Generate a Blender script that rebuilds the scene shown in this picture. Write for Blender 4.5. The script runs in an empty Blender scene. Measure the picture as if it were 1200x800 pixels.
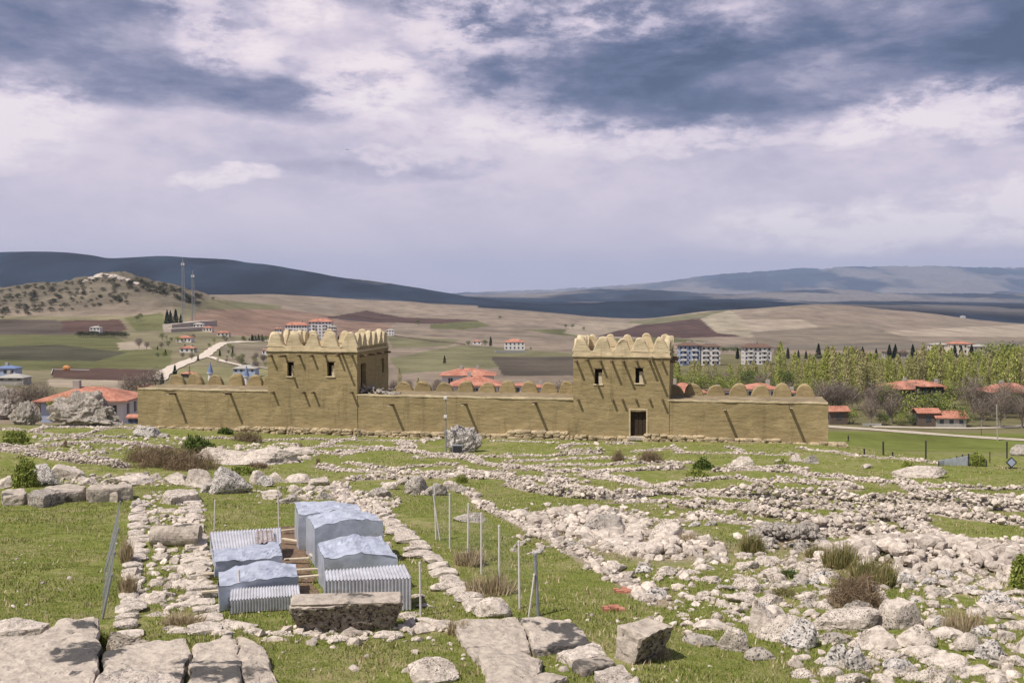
import bpy, bmesh, math, random
import numpy as np
from mathutils import Vector, Matrix
R = math.radians
rng = np.random.default_rng(7)
random.seed(7)
sc = bpy.context.scene
COL = sc.collection

# ------------------------------------------------------------------ camera, light, exposure
F = 1200.0                      # focal length in units of a 1200 px wide frame
PITCH = math.atan(50 / F)
CAM_Z = 13.2
HAZE = 3.3e-5
cd = bpy.data.cameras.new('camera'); cam = bpy.data.objects.new('camera', cd); COL.objects.link(cam)
cd.sensor_width = 36; cd.lens = 36 * F / 1200; cd.clip_start = 0.5; cd.clip_end = 90000
cam.location = (0, 0, CAM_Z); cam.rotation_euler = (R(90) - PITCH, 0, 0)
sc.camera = cam
sc.view_settings.view_transform = 'Standard'; sc.view_settings.look = 'None'
sc.view_settings.gamma = 1; sc.view_settings.use_curve_mapping = False
sc.view_settings.exposure = 0.0
sc.cycles.use_denoising = True
sc.cycles.max_bounces = 5; sc.cycles.diffuse_bounces = 2; sc.cycles.glossy_bounces = 2
sc.cycles.transparent_max_bounces = 8; sc.cycles.volume_bounces = 0

WA = R(11.2)                                    # the fortress line is turned by this angle
SUN_TRAVEL = Vector((1.05 * math.cos(WA) + 1.25 * math.sin(WA), -1.05 * math.sin(WA) + 1.25 * math.cos(WA), -2.6)).normalized()
sd = bpy.data.lights.new('sun', 'SUN'); sun = bpy.data.objects.new('sun', sd); COL.objects.link(sun)
sd.energy = 5.0; sd.angle = R(0.5); sd.color = (1.0, 0.93, 0.82)
sun.rotation_euler = SUN_TRAVEL.to_track_quat('-Z', 'Y').to_euler()
to_sun = -SUN_TRAVEL
SUN_EL = math.asin(to_sun.z); SUN_AZ = math.atan2(to_sun.x, to_sun.y)

class NT:
    """short-hand for building node trees"""
    def __init__(s, tree): s.t = tree; s.n = tree.nodes; s.l = tree.links
    def new(s, kind, **kw):
        n = s.n.new(kind)
        for k, v in kw.items(): setattr(n, k, v)
        return n
    def set(s, sock, v):
        if hasattr(v, 'is_linked') or isinstance(v, bpy.types.NodeSocket): s.l.new(v, sock)
        else: sock.default_value = v
    def math(s, op, a, b=0.0, c=None, clamp=False):
        n = s.new('ShaderNodeMath', operation=op, use_clamp=clamp)
        s.set(n.inputs[0], a); s.set(n.inputs[1], b)
        if c is not None: s.set(n.inputs[2], c)
        return n.outputs[0]
    def noise(s, vec, scale, detail=4, rough=0.5, dist=0.0, out='Fac'):
        n = s.new('ShaderNodeTexNoise'); s.set(n.inputs['Vector'], vec)
        n.inputs['Scale'].default_value = scale; n.inputs['Detail'].default_value = detail
        n.inputs['Roughness'].default_value = rough; n.inputs['Distortion'].default_value = dist
        return n.outputs[out]
    def ramp(s, f, pts, interp='LINEAR'):
        n = s.new('ShaderNodeValToRGB'); s.set(n.inputs[0], f); cr = n.color_ramp; cr.interpolation = interp
        while len(cr.elements) < len(pts): cr.elements.new(0.5)
        for e, (p, c) in zip(cr.elements, pts):
            e.position = p; e.color = (*c, 1) if len(c) == 3 else c
        return n.outputs[0]
    def mr(s, v, a, b, c=0.0, d=1.0, smooth=True):
        n = s.new('ShaderNodeMapRange', interpolation_type='SMOOTHSTEP' if smooth else 'LINEAR'); s.set(n.inputs[0], v)
        for i, q in enumerate((a, b, c, d)): n.inputs[i + 1].default_value = q
        return n.outputs[0]
    def mix(s, f, a, b, blend='MIX'):
        n = s.new('ShaderNodeMix', data_type='RGBA', blend_type=blend); s.set(n.inputs[0], f)
        s.set(n.inputs[6], a if not isinstance(a, tuple) or len(a) == 4 else (*a, 1)); s.set(n.inputs[7], b if not isinstance(b, tuple) or len(b) == 4 else (*b, 1))
        return n.outputs[2]
    def scale(s, vec, v):
        n = s.new('ShaderNodeVectorMath', operation='MULTIPLY'); s.set(n.inputs[0], vec); n.inputs[1].default_value = v
        return n.outputs[0]

# ------------------------------------------------------------------ world: sky with broken cloud
w = bpy.data.worlds.new('World'); sc.world = w; w.use_nodes = True
w.node_tree.nodes.clear(); N = NT(w.node_tree)
SKY = 0.10
sky = N.new('ShaderNodeTexSky', sky_type='NISHITA', sun_disc=False, sun_elevation=SUN_EL, sun_rotation=SUN_AZ)
tc = N.new('ShaderNodeTexCoord').outputs['Generated']
sx = N.new('ShaderNodeSeparateXYZ'); N.l.new(tc, sx.inputs[0])
X, Y_, Z = sx.outputs
az0 = N.math('ARCTAN2', X, Y_); el0 = N.math('ARCSINE', Z)
cv = N.new('ShaderNodeCombineXYZ'); N.set(cv.inputs[0], az0); N.set(cv.inputs[1], N.math('MULTIPLY', el0, 2.2)); ang = cv.outputs[0]
n1 = N.noise(ang, 5.0, 8, 0.55, 0.1)
n2 = N.noise(ang, 18.0, 9, 0.66, 0.15)
n3 = N.noise(ang, 3.2, 3, 0.5, 0.0, 'Color')
sn = N.new('ShaderNodeSeparateColor'); N.l.new(n3, sn.inputs[0])
nw = N.noise(ang, 14.0, 5, 0.6, 0.0, 'Color'); sw = N.new('ShaderNodeSeparateColor'); N.l.new(nw, sw.inputs[0])
az = N.math('ADD', az0, N.math('ADD', N.math('MULTIPLY_ADD', sn.outputs[0], 0.16, -0.08), N.math('MULTIPLY_ADD', sw.outputs[0], 0.07, -0.035)))
el = N.math('ADD', el0, N.math('ADD', N.math('MULTIPLY_ADD', sn.outputs[1], 0.06, -0.03), N.math('MULTIPLY_ADD', sw.outputs[1], 0.05, -0.025)))
def blob(px, py, rx, ry, amp, soft=1.0, dk=False):
    az, el = (azd, eld) if dk else (az1, el1)
    a = N.math('MULTIPLY_ADD', az, F / rx, -(px - 600) / rx)
    b = N.math('MULTIPLY_ADD', el, F / ry, -(350 - py) / ry)
    d = N.math('ADD', N.math('MULTIPLY', a, a), N.math('MULTIPLY', b, b))
    return N.math('MULTIPLY', N.mr(d, 0.0 if dk else .15, 2.9 if dk else 1.0 + soft, 1, 0), amp)
az1, el1 = az, el
azd = N.math('ADD', N.math('MULTIPLY', az, .6), N.math('MULTIPLY', az0, .4)); eld = N.math('ADD', N.math('MULTIPLY', el, .6), N.math('MULTIPLY', el0, .4))
def total(lst, dk=False):
    s = None
    for q in lst:
        v = blob(*q, dk=dk); s = v if s is None else N.math('ADD', s, v)
    return s
dark = total([(1010, 50, 400, 62, .62), (1060, 82, 260, 42, .5), (800, 100, 190, 48, .5), (70, 40, 170, 48, .62), (120, 112, 220, 26, .6),
              (640, 2, 220, 26, .4), (310, 125, 70, 16, .35), (590, 55, 60, 30, .3), (700, 125, 120, 30, .3),
              (420, 205, 70, 10, .14), (525, 200, 50, 7, .16), (350, 140, 60, 14, .25), (900, 95, 260, 40, .35), (1130, 120, 130, 20, .3),
              (1500, 130, 400, 70, .5), (-500, 60, 400, 80, .5)], True)
bright = total([(1085, 158, 120, 30, 1.0), (1010, 172, 60, 14, .7), (265, 72, 60, 34, .8), (352, 22, 36, 22, .9), (530, 20, 70, 45, .7), (425, 112, 62, 34, .95),
                (570, 125, 130, 70, .4), (45, 170, 80, 38, .8), (960, 268, 130, 26, 1.0), (1165, 258, 80, 26, 1.2), (296, 215, 46, 10, 1.0),
                (770, 38, 110, 26, .6), (640, 30, 110, 40, .5), (790, 168, 130, 16, .6), (240, 20, 60, 24, .6), (660, 165, 150, 24, .3), (455, 195, 26, 12, .5)])
puff = N.mr(n2, 0.36, 0.60)
v = N.math('ADD', 0.63, N.math('MULTIPLY', N.math('MULTIPLY', bright, N.math('MULTIPLY_ADD', puff, 0.8, 0.2)), 0.36))
cv2 = N.new('ShaderNodeCombineXYZ'); N.set(cv2.inputs[0], N.math('MULTIPLY', az0, 1.0)); N.set(cv2.inputs[1], N.math('MULTIPLY', el0, 3.6))
n4 = N.noise(cv2.outputs[0], 4.5, 9, 0.6, 0.25)
dn = N.math('SUBTRACT', 1.0, N.math('POWER', 2.718, N.math('MULTIPLY', dark, -1.5)))
v = N.math('SUBTRACT', v, N.math('MULTIPLY', dn, N.math('MULTIPLY_ADD', N.mr(n4, .32, .68), -0.46, 0.74)))
hi = N.mr(el0, 0.02, 0.22)
v = N.math('ADD', v, N.math('MULTIPLY', N.math('SUBTRACT', n2, 0.5), N.math('MULTIPLY_ADD', hi, 0.34, 0.06)))
v = N.math('ADD', v, N.math('MULTIPLY', N.math('SUBTRACT', n1, 0.5), N.math('MULTIPLY_ADD', hi, 0.65, 0.14)))
v = N.math('SUBTRACT', v, N.math('MULTIPLY', N.mr(el0, 0.0, 0.07, 1, 0), 0.02))
k = 1 / SKY
def kc(r, g, b): return (r, g, b)
cl = N.ramp(v, [(0.0, kc(.07, .10, .185)), (0.18, kc(.135, .165, .28)), (0.34, kc(.26, .265, .39)), (0.54, kc(.58, .525, .655)), (0.66, kc(.80, .70, .79)), (0.90, kc(.98, .87, .90))])
clk = N.new('ShaderNodeVectorMath', operation='SCALE'); N.l.new(cl, clk.inputs[0]); clk.inputs['Scale'].default_value = k
front = N.mr(Y_, -0.2, 0.45)
share = N.math('MULTIPLY', N.mr(el0, 0.34, 0.62, .95, .22), N.math('MULTIPLY_ADD', front, .40, .60))
mx = N.mix(share, N.mix(1.0, sky.outputs[0], (.78, .80, .86, 1), 'MULTIPLY'), clk.outputs[0])
bg = N.new('ShaderNodeBackground'); N.l.new(mx, bg.inputs[0]); bg.inputs[1].default_value = SKY
wo = N.new('ShaderNodeOutputWorld'); N.l.new(bg.outputs[0], wo.inputs[0])

# ------------------------------------------------------------------ object helpers
def tag(o, label=None, cat=None, group=None, kind=None):
    if label: o['label'] = label
    if cat: o['category'] = cat
    if group: o['group'] = group
    if kind: o['kind'] = kind
    return o
def thing(name, label, cat, loc=(0, 0, 0), rotz=0, group=None):
    o = bpy.data.objects.new(name, None); COL.objects.link(o); o.empty_display_size = 0.3
    o.location = loc; o.rotation_euler = (0, 0, rotz)
    return tag(o, label, cat, group)
def link(name, me, mat=None, parent=None, loc=(0, 0, 0)):
    o = bpy.data.objects.new(name, me); COL.objects.link(o); o.location = loc
    if mat is not None and not me.materials: me.materials.append(mat)
    if parent is not None: o.parent = parent
    return o
def npmesh(name, V, T, smooth=False):
    """fast mesh from vertex array and (n,3) or (n,4) index array"""
    V = np.asarray(V, dtype=np.float32); T = np.asarray(T, dtype=np.int32)
    me = bpy.data.meshes.new(name); nv, nf, k = len(V), len(T), T.shape[1]
    me.vertices.add(nv); me.vertices.foreach_set('co', V.ravel())
    me.loops.add(nf * k); me.loops.foreach_set('vertex_index', T.ravel())
    me.polygons.add(nf); me.polygons.foreach_set('loop_start', np.arange(nf, dtype=np.int32) * k)
    me.polygons.foreach_set('loop_total', np.full(nf, k, dtype=np.int32))
    me.polygons.foreach_set('use_smooth', np.full(nf, smooth, dtype=bool))
    me.update(calc_edges=True); me.validate()
    return me
class MB:
    """collects quads / boxes / tubes in one mesh"""
    def __init__(s): s.v = []; s.f = []
    def add(s, vs, fs):
        b = len(s.v); s.v += [tuple(q) for q in vs]; s.f += [tuple(b + i for i in f) for f in fs]; return s
    def box(s, x0, x1, y0, y1, z0, z1):
        vs = [(x, y, z) for z in (z0, z1) for y in (y0, y1) for x in (x0, x1)]
        return s.add(vs, [(0, 2, 3, 1), (4, 5, 7, 6), (0, 1, 5, 4), (2, 6, 7, 3), (0, 4, 6, 2), (1, 3, 7, 5)])
    def tube(s, a, b, r0, r1=None, n=8, caps=True):
        a, b = Vector(a), Vector(b); r1 = r0 if r1 is None else r1; d = (b - a).normalized()
        u = d.orthogonal().normalized(); w_ = d.cross(u); vs = []
        for p, r in ((a, r0), (b, r1)):
            for i in range(n):
                t = 2 * math.pi * i / n; vs.append(p + u * (r * math.cos(t)) + w_ * (r * math.sin(t)))
        fs = [(i, (i + 1) % n, n + (i + 1) % n, n + i) for i in range(n)]
        if caps: fs += [tuple(range(n))[::-1], tuple(range(n, 2 * n))]
        return s.add(vs, fs)
    def build(s, name, mat, parent=None, loc=(0, 0, 0), bevel=0.0, smooth=False):
        me = bpy.data.meshes.new(name); me.from_pydata([tuple(q) for q in s.v], [], s.f); me.update()
        bm = bmesh.new(); bm.from_mesh(me); bmesh.ops.recalc_face_normals(bm, faces=bm.faces)
        if bevel: bmesh.ops.bevel(bm, geom=bm.edges[:], offset=bevel, segments=1, affect='EDGES', profile=.5)
        bm.to_mesh(me); bm.free()
        if smooth: me.polygons.foreach_set('use_smooth', [True] * len(me.polygons))
        return link(name, me, mat, parent, loc)
def copy_tree(o, parent=None):
    c = o.copy(); COL.objects.link(c); c.parent = parent
    for ch in list(o.children): copy_tree(ch, c)
    return c

NEARL = [(925,638,'the dark cairn'),(1012,700,'the reddish thicket'),(757,745,'the black faced block'),(1052,722,'the big angular boulder'),(918,738,'the cracked tilted slab'),(727,639,'the smooth bedrock boulder'),
 (733,693,'the red tiles'),(1085,650,'the grey rubble mound'),(1180,655,'the rounded right mound'),(1172,705,'the rough right edge boulder'),(858,750,'the pale pointed boulder'),(979,768,'the black speckled boulder'),(1134,755,'the smooth tan boulder'),
 (819,560,'the rounded green bush'),(870,545,'the smooth white boulder'),(820,615,'the winding footing'),(780,628,'the rough white boulder'),(890,766,'the rounded cobble'),(1105,778,'the long thin slab'),(884,640,'the weed clump left of the cairn'),(1150,610,'the oblong lawn'),(640,700,'the dark fence end post'),(700,600,'the centre bedrock bank'),
 (202,632,'the column drum'),(210,577,'the far walkway block'),(140,750,'the bottom left slabs'),(405,714,'the stone trough'),(300,690,'the left shelters'),(420,630,'the right shelters'),(577,712,'the cubic boulder'),(511,600,'the rearmost tall fence post'),(493,690,'the grey post by the trough'),(120,670,'the sagging mesh fence')]
NEARB = [(983,480,'the small barn at the fortress end'),(1088,485,'the low dark barn'),(1115,490,'the stone byre'),(1080,455,'the rambling red roof'),(1190,460,'the right edge red house'),(820,415,'the pale blue apartments'),(888,415,'the lone white apartments'),(914,420,'the tallest poplar'),(1105,408,'the left pale house'),(1128,408,'the orange roofed pale house'),(1150,410,'the brown roofed pale house'),(1052,415,'the low dull house'),
 (1168,490,'the utility pole'),(803,455,'the roof behind the right tower'),(893,460,'the roof behind the right curtain'),(945,450,'the last merlon at right'),(1165,405,'the largest round tree'),(842,450,'the third right merlon'),(215,400,'the two slope houses'),(261,392,'the road fork house'),(243,388,'the two tone house'),(111,388,'the pale farmhouse'),(247,430,'the left spire'),(289,430,'the right spire'),(548,440,'the two storey white house'),(215,340,'the taller mast'),(130,322,'the hill summit'),(0,345,'the left picture edge'),(60,345,'the left hill flank'),(200,345,'the right hill flank'),(347,385,'the white institution')]
def where(px, py, L):
    d = sorted((math.hypot(px - a, (py - b) * 1.6), a, b, n_) for a, b, n_ in L)[0]; dx, dy = px - d[1], py - d[2]
    far = 'just ' if d[0] < 26 else ('well ' if d[0] > 70 else '')
    return far + (('right of ' if dx > 0 else 'left of ') if abs(dx) > abs(dy) * 1.6 else ('below ' if dy > 0 else 'above ')) + d[3]
def rlabel(px, py, w_, h_, m, kind, L):
    ad = 'small ' if w_ < 15 else ('broad ' if w_ > 30 else '')
    sh = 'flat ' if h_ < w_ * .36 else ('upright ' if h_ > w_ * .6 else '')
    return ad + sh + {'lime': 'pale ', 'grey': 'grey ', 'pitted': 'speckled '}.get(m, '') + kind + ' ' + where(px, py, L)
# ------------------------------------------------------------------ numpy noise
def _h(*a):
    n = np.zeros(np.broadcast(*a).shape, dtype=np.uint32)
    for q, m in zip(a, (374761393, 668265263, 2147483647, 1274126177)):
        n = (n ^ (np.asarray(q).astype(np.int64).astype(np.uint32) * np.uint32(m))) * np.uint32(1103515245) + np.uint32(12345)
    n = (n ^ (n >> np.uint32(13))) * np.uint32(1274126177); n = n ^ (n >> np.uint32(16))
    return n.astype(np.float64) / 4294967295.0
def vn2(x, y, seed=0):
    xi, yi = np.floor(x), np.floor(y); fx, fy = x - xi, y - yi
    fx = fx * fx * (3 - 2 * fx); fy = fy * fy * (3 - 2 * fy); s = np.full_like(xi, seed)
    a, b, c, d = _h(xi, yi, s), _h(xi + 1, yi, s), _h(xi, yi + 1, s), _h(xi + 1, yi + 1, s)
    return (a + (b - a) * fx) * (1 - fy) + (c + (d - c) * fx) * fy
def fbm2(x, y, oct=4, seed=0):
    s = 0; a = 1; t = 0
    for i in range(oct):
        s = s + a * vn2(x * 2 ** i + 13.7 * i, y * 2 ** i - 7.1 * i, seed + i); t += a; a *= .5
    return s / t
def vn3(p, seed=0):
    x, y, z = p[..., 0], p[..., 1], p[..., 2]
    xi, yi, zi = np.floor(x), np.floor(y), np.floor(z); fx, fy, fz = x - xi, y - yi, z - zi
    fx = fx * fx * (3 - 2 * fx); fy = fy * fy * (3 - 2 * fy); fz = fz * fz * (3 - 2 * fz); s = np.full_like(xi, seed)
    r = 0
    for dx in (0, 1):
        for dy in (0, 1):
            for dz in (0, 1):
                r = r + _h(xi + dx, yi + dy, zi + dz, s) * (fx if dx else 1 - fx) * (fy if dy else 1 - fy) * (fz if dz else 1 - fz)
    return r
def fbm3(p, oct=4, seed=0):
    s = 0; a = 1; t = 0
    for i in range(oct): s = s + a * vn3(p * 2 ** i + 5.3 * i, seed + i); t += a; a *= .5
    return s / t
def sst(a, b, x):
    t = np.clip((x - a) / (b - a), 0, 1); return t * t * (3 - 2 * t)

# ------------------------------------------------------------------ terrain heights
TPX = np.array([-600, -300, 0, 75, 130, 200, 250, 300, 450, 600, 750, 850, 960, 1050, 1200, 1500, 1900], float)
ROWS = [  # distance, image height (800 px tall frame) of the ground there, for each TPX
 (112,  [498, 499, 499, 499, 499, 500, 501, 502, 503, 503, 504, 508, 526, 530, 531, 533, 533]),
 (150,  [485, 490, 493, 494, 495, 495, 495, 496, 500, 505, 510, 515, 523, 530, 532, 534, 534]),
 (245,  [462, 465, 470, 471, 472, 475, 478, 480, 490, 500, 508, 514, 521, 522, 523, 524, 524]),
 (285,  [452, 455, 459, 460, 461, 464, 467, 470, 478, 485, 492, 496, 498, 499, 501, 503, 503]),
 (400,  [432, 434, 438, 439, 440, 442, 444, 446, 450, 453, 455, 456, 456, 456, 456, 456, 456]),
 (600,  [405, 406, 409, 411, 413, 414, 415, 417, 425, 428, 427, 427, 427, 427, 427, 427, 427]),
 (1000, [372, 376, 383, 384, 385, 387, 389, 396, 402, 406, 408, 409, 410, 410, 408, 408, 408]),
 (1150, [360, 364, 368, 368, 368, 368, 374, 385, 398, 403, 406, 407, 408, 407, 406, 406, 406]),
 (1450, [350, 345, 338, 330, 321, 332, 348, 366, 388, 396, 403, 403, 402, 400, 400, 402, 402]),
 (2000, [352, 352, 352, 349, 346, 345, 350, 354, 374, 380, 391, 388, 384, 384, 392, 396, 396]),
 (2900, [352, 350, 349, 348, 347, 345, 345, 345, 352, 364, 374, 363, 357, 364, 379, 386, 386]),
 (4000, [358, 358, 358, 358, 358, 357, 357, 356, 357, 362, 374, 374, 376, 380, 388, 390, 390]),
 (5500, [352, 352, 352, 352, 352, 352, 352, 352, 352, 357, 354, 352, 356, 359, 366, 370, 370]),
 (7200, [296, 297, 298, 299, 302, 304, 306, 311, 334, 357, 358, 358, 359, 360, 362, 362, 362]),
 (10000,[330, 330, 330, 330, 331, 333, 336, 341, 346, 353, 354, 354, 355, 356, 358, 358, 358]),
 (15000,[340, 340, 340, 340, 340, 340, 342, 346, 350, 348, 340, 348, 341, 346, 347, 344, 344]),
 (20000,[345, 345, 345, 345, 345, 345, 346, 348, 350, 350, 350, 350, 350, 350, 350, 350, 350]),
 (28000,[346, 346, 346, 346, 346, 346, 346, 347, 348, 344, 336, 324, 317, 315, 317, 314, 318]),
 (34000,[352, 352, 352, 352, 352, 352, 352, 352, 352, 352, 352, 350, 350, 350, 350, 350, 350]),
]
RY = np.array([r[0] for r in ROWS], float)
RZ = np.array([[CAM_Z - (y - 350) / F * r[0] for y in r[1]] for r in ROWS])
def pchip_px(row, px):
    i = np.clip(np.searchsorted(TPX, px) - 1, 0, len(TPX) - 2)
    t = np.clip((px - TPX[i]) / (TPX[i + 1] - TPX[i]), 0, 1)
    m = np.gradient(row, TPX); h = TPX[i + 1] - TPX[i]
    t2, t3 = t * t, t * t * t
    return (2 * t3 - 3 * t2 + 1) * row[i] + (t3 - 2 * t2 + t) * h * m[i] * .7 + (-2 * t3 + 3 * t2) * row[i + 1] + (t3 - t2) * h * m[i + 1] * .7
def ground_z(x, y, micro=True):
    x = np.asarray(x, float); y = np.asarray(y, float); x, y = np.broadcast_arrays(x, y)
    yc = np.maximum(y, -20)
    near = CAM_Z - (7.09 + 0.0636 * np.maximum(yc, 0) - .02 * np.minimum(yc, 0))
    near = near + 0.9 * sst(10, 40, -x) * sst(60, 105, y) - 1.9 * sst(24, 44, x) * sst(62, 92, y)
    if y.size and y.max() < 97:
        z = near
        if micro: z = z + (fbm2(x / 3.1, y / 3.1, 3, 5) - .5) * .30 + (vn2(x / .8, y / .8, 9) - .5) * .05 * (1 - sst(60, 100, y))
        return z
    Yf = np.maximum(y, 112.0); px = 600 + F * x / np.maximum(y, 20)
    ly = np.log(Yf); L = np.log(RY); i = np.clip(np.searchsorted(L, ly) - 1, 0, len(L) - 2)
    t = np.clip((ly - L[i]) / (L[i + 1] - L[i]), 0, 1); t = t * .35 + .65 * t * t * (3 - 2 * t)
    prof = np.stack([pchip_px(r, px) for r in RZ], 0)
    za = np.take_along_axis(prof, i[None], 0)[0]; zb = np.take_along_axis(prof, (i + 1)[None], 0)[0]
    far = za + (zb - za) * t
    b = sst(97, 114, y)
    z = near * (1 - b) + far * b
    if micro:
        z = z + (fbm2(x / 3.1, y / 3.1, 3, 5) - .5) * .30 * (1 - sst(110, 200, y)) + (vn2(x / .8, y / .8, 9) - .5) * .05 * (1 - sst(60, 100, y))
        f = sst(300, 1500, y)
        z = z + (fbm2(x / 160, y / 160, 4, 20) - .5) * 7 * f * (1 - sst(3000, 6000, y))
        m = sst(4300, 7000, y)
        rid = 1 - np.abs(fbm2(x / 1500, y / 1500, 5, 31) * 2 - 1)
        z = z + (rid - .75) * m * np.minimum(y, 30000) * .013
        hill = sst(1150, 1400, y) * (1 - sst(1550, 1900, y)) * (1 - sst(230, 290, px))
        z = z + (fbm2(x / 14, y / 14, 4, 44) - .5) * 11 * hill + (fbm2(x / 50, y / 50, 3, 45) - .5) * 10 * hill
    return z
CP, SP = math.cos(PITCH), math.sin(PITCH)
def ray(px, py):
    u = (np.asarray(px, float) - 600) / F; v_ = (400 - np.asarray(py, float)) / F
    dy = CP + v_ * SP; return u / dy, (v_ * CP - SP) / dy       # dx/dY , dz/dY
_YS = np.exp(np.linspace(math.log(16), math.log(96.9), 90)); _YF = np.exp(np.linspace(math.log(96.9), math.log(6000), 260))
def gp(px, py, lift=0.0):
    """world point where the view through (px,py) meets the ground (raised by lift)"""
    a, b = (float(q) for q in ray(px, py))
    for Ys in (_YS, _YF):
        z = ground_z(a * Ys, Ys) + lift; r = CAM_Z + b * Ys; k = int(np.argmax(r <= z))
        if k: break
    if k == 0: return Vector((a * 6000, 6000, CAM_Z + b * 6000)) if r[0] > z[0] else Vector((a * Ys[0], Ys[0], float(z[0])))
    fine = np.linspace(Ys[k - 1], Ys[k], 24); z = ground_z(a * fine, fine) + lift; r = CAM_Z + b * fine; k = max(1, int(np.argmax(r <= z)))
    f = (r[k - 1] - z[k - 1]) / max(1e-9, (r[k - 1] - z[k - 1]) - (r[k] - z[k])); Yq = fine[k - 1] + f * (fine[k] - fine[k - 1])
    return Vector((a * Yq, Yq, CAM_Z + b * Yq))
def at(px, py, Yq):
    a, b = ray(px, py); return Vector((float(a) * Yq, Yq, CAM_Z + float(b) * Yq))
def gz(x, y): return float(ground_z(np.array([x]), np.array([y]))[0])

# ------------------------------------------------------------------ materials
def mat(name):
    m = bpy.data.materials.new(name); m.use_nodes = True; nt = m.node_tree
    b = nt.nodes['Principled BSDF']; b.inputs['Roughness'].default_value = 0.9; b.inputs['Specular IOR Level'].default_value = 0.2
    n = NT(nt); n.b = b; n.m = m; n.pos = n.new('ShaderNodeNewGeometry').outputs['Position']
    return n
def bump(n, h, strength=.5, dist=.05):
    bp = n.new('ShaderNodeBump'); n.set(bp.inputs['Height'], h); bp.inputs['Strength'].default_value = strength; bp.inputs['Distance'].default_value = dist
    n.l.new(bp.outputs[0], n.b.inputs['Normal'])
def simple(name, c, rough=.85, var=.15, scale=2.0, metallic=0, objc=False, spec=.2):
    n = mat(name); p = n.new('ShaderNodeTexCoord').outputs['Object'] if objc else n.pos
    f = n.noise(p, scale, 5, .6)
    a = tuple(min(1, q * (1 - var)) for q in c); b_ = tuple(min(1, q * (1 + var)) for q in c)
    n.l.new(n.ramp(f, [(.3, a), (.7, b_)]), n.b.inputs['Base Color'])
    n.b.inputs['Roughness'].default_value = rough; n.b.inputs['Metallic'].default_value = metallic; n.b.inputs['Specular IOR Level'].default_value = spec
    return n.m
def _unused(): pass
def stone_mat(name, pale, mid, darkc, amt=.5, island=.25, bs=.6):
    n = mat(name)
    big = n.noise(n.pos, .9, 5, .6); f = n.noise(n.pos, 5.0, 6, .65); fine = n.noise(n.pos, 24.0 if amt < .8 else 13.0, 6, .72)
    col = n.ramp(f, [(.34, mid), (.58, pale)])
    lich = n.math('MULTIPLY', n.mr(fine, .50, .60), n.mr(big, .62 - amt * .4, .80 - amt * .4))
    col = n.mix(lich, col, darkc)
    crack = n.mr(n.noise(n.pos, 3.2, 6, .7, 1.2), .44, .36)
    col = n.mix(n.math('MULTIPLY', crack, amt), col, tuple(q * 1.4 for q in darkc))
    ri = n.new('ShaderNodeNewGeometry').outputs['Random Per Island']
    g = n.math('MULTIPLY_ADD', ri, island, 1 - island * .6)
    vm = n.new('ShaderNodeVectorMath', operation='SCALE'); n.l.new(col, vm.inputs[0]); n.l.new(g, vm.inputs['Scale'])
    n.l.new(vm.outputs[0], n.b.inputs['Base Color'])
    h = n.math('ADD', n.math('MULTIPLY', f, .8), n.math('MULTIPLY', fine, .4)); bump(n, h, bs, .09)
    return n.m
M = {}
M['lime'] = stone_mat('pale_limestone', (.60, .525, .46), (.35, .30, .255), (.07, .06, .052), .6)
M['rubble'] = stone_mat('field_limestone', (.62, .54, .47), (.38, .32, .27), (.085, .072, .06), .35, .55)
M['pitted'] = stone_mat('pitted_limestone', (.60, .55, .51), (.30, .275, .255), (.04, .038, .036), 1.0, .2, 1.0)
M['grey'] = stone_mat('grey_lichen_limestone', (.45, .40, .35), (.24, .215, .19), (.06, .055, .048), .8, .2, .9)
M['plinth'] = stone_mat('tawny_plinth_stone', (.47, .38, .25), (.30, .235, .15), (.09, .07, .05), .35, .5)
def block_mat(name, pale, mid, stain, lo, hi):
    n = mat(name); big = n.noise(n.pos, .55, 4, .55, .5); f = n.noise(n.pos, 3.5, 7, .68); fine = n.noise(n.pos, 18, 5, .65)
    col = n.ramp(n.math('ADD', n.math('MULTIPLY', f, .75), n.math('MULTIPLY', fine, .25)), [(.36, mid), (.56, pale)])
    col = n.mix(n.mr(n.math('ADD', n.math('MULTIPLY', big, .8), n.math('MULTIPLY', f, .2)), lo, hi), col, stain)
    n.l.new(col, n.b.inputs['Base Color']); bump(n, n.math('ADD', n.math('MULTIPLY', f, .9), n.math('MULTIPLY', fine, .35)), .8, .08); return n.m
M['block'] = block_mat('weathered_block_stone', (.48, .415, .35), (.28, .24, .205), (.10, .088, .078), .56, .62)
M['stained'] = block_mat('stained_slab_stone', (.52, .45, .38), (.33, .28, .24), (.08, .075, .072), .525, .575)
M['darkblock'] = stone_mat('crust_and_shade_stone', (.40, .34, .27), (.15, .125, .10), (.030, .027, .024), 1.0, .1, .9)  # lichen crust, darkened further to carry painted shade

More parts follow.
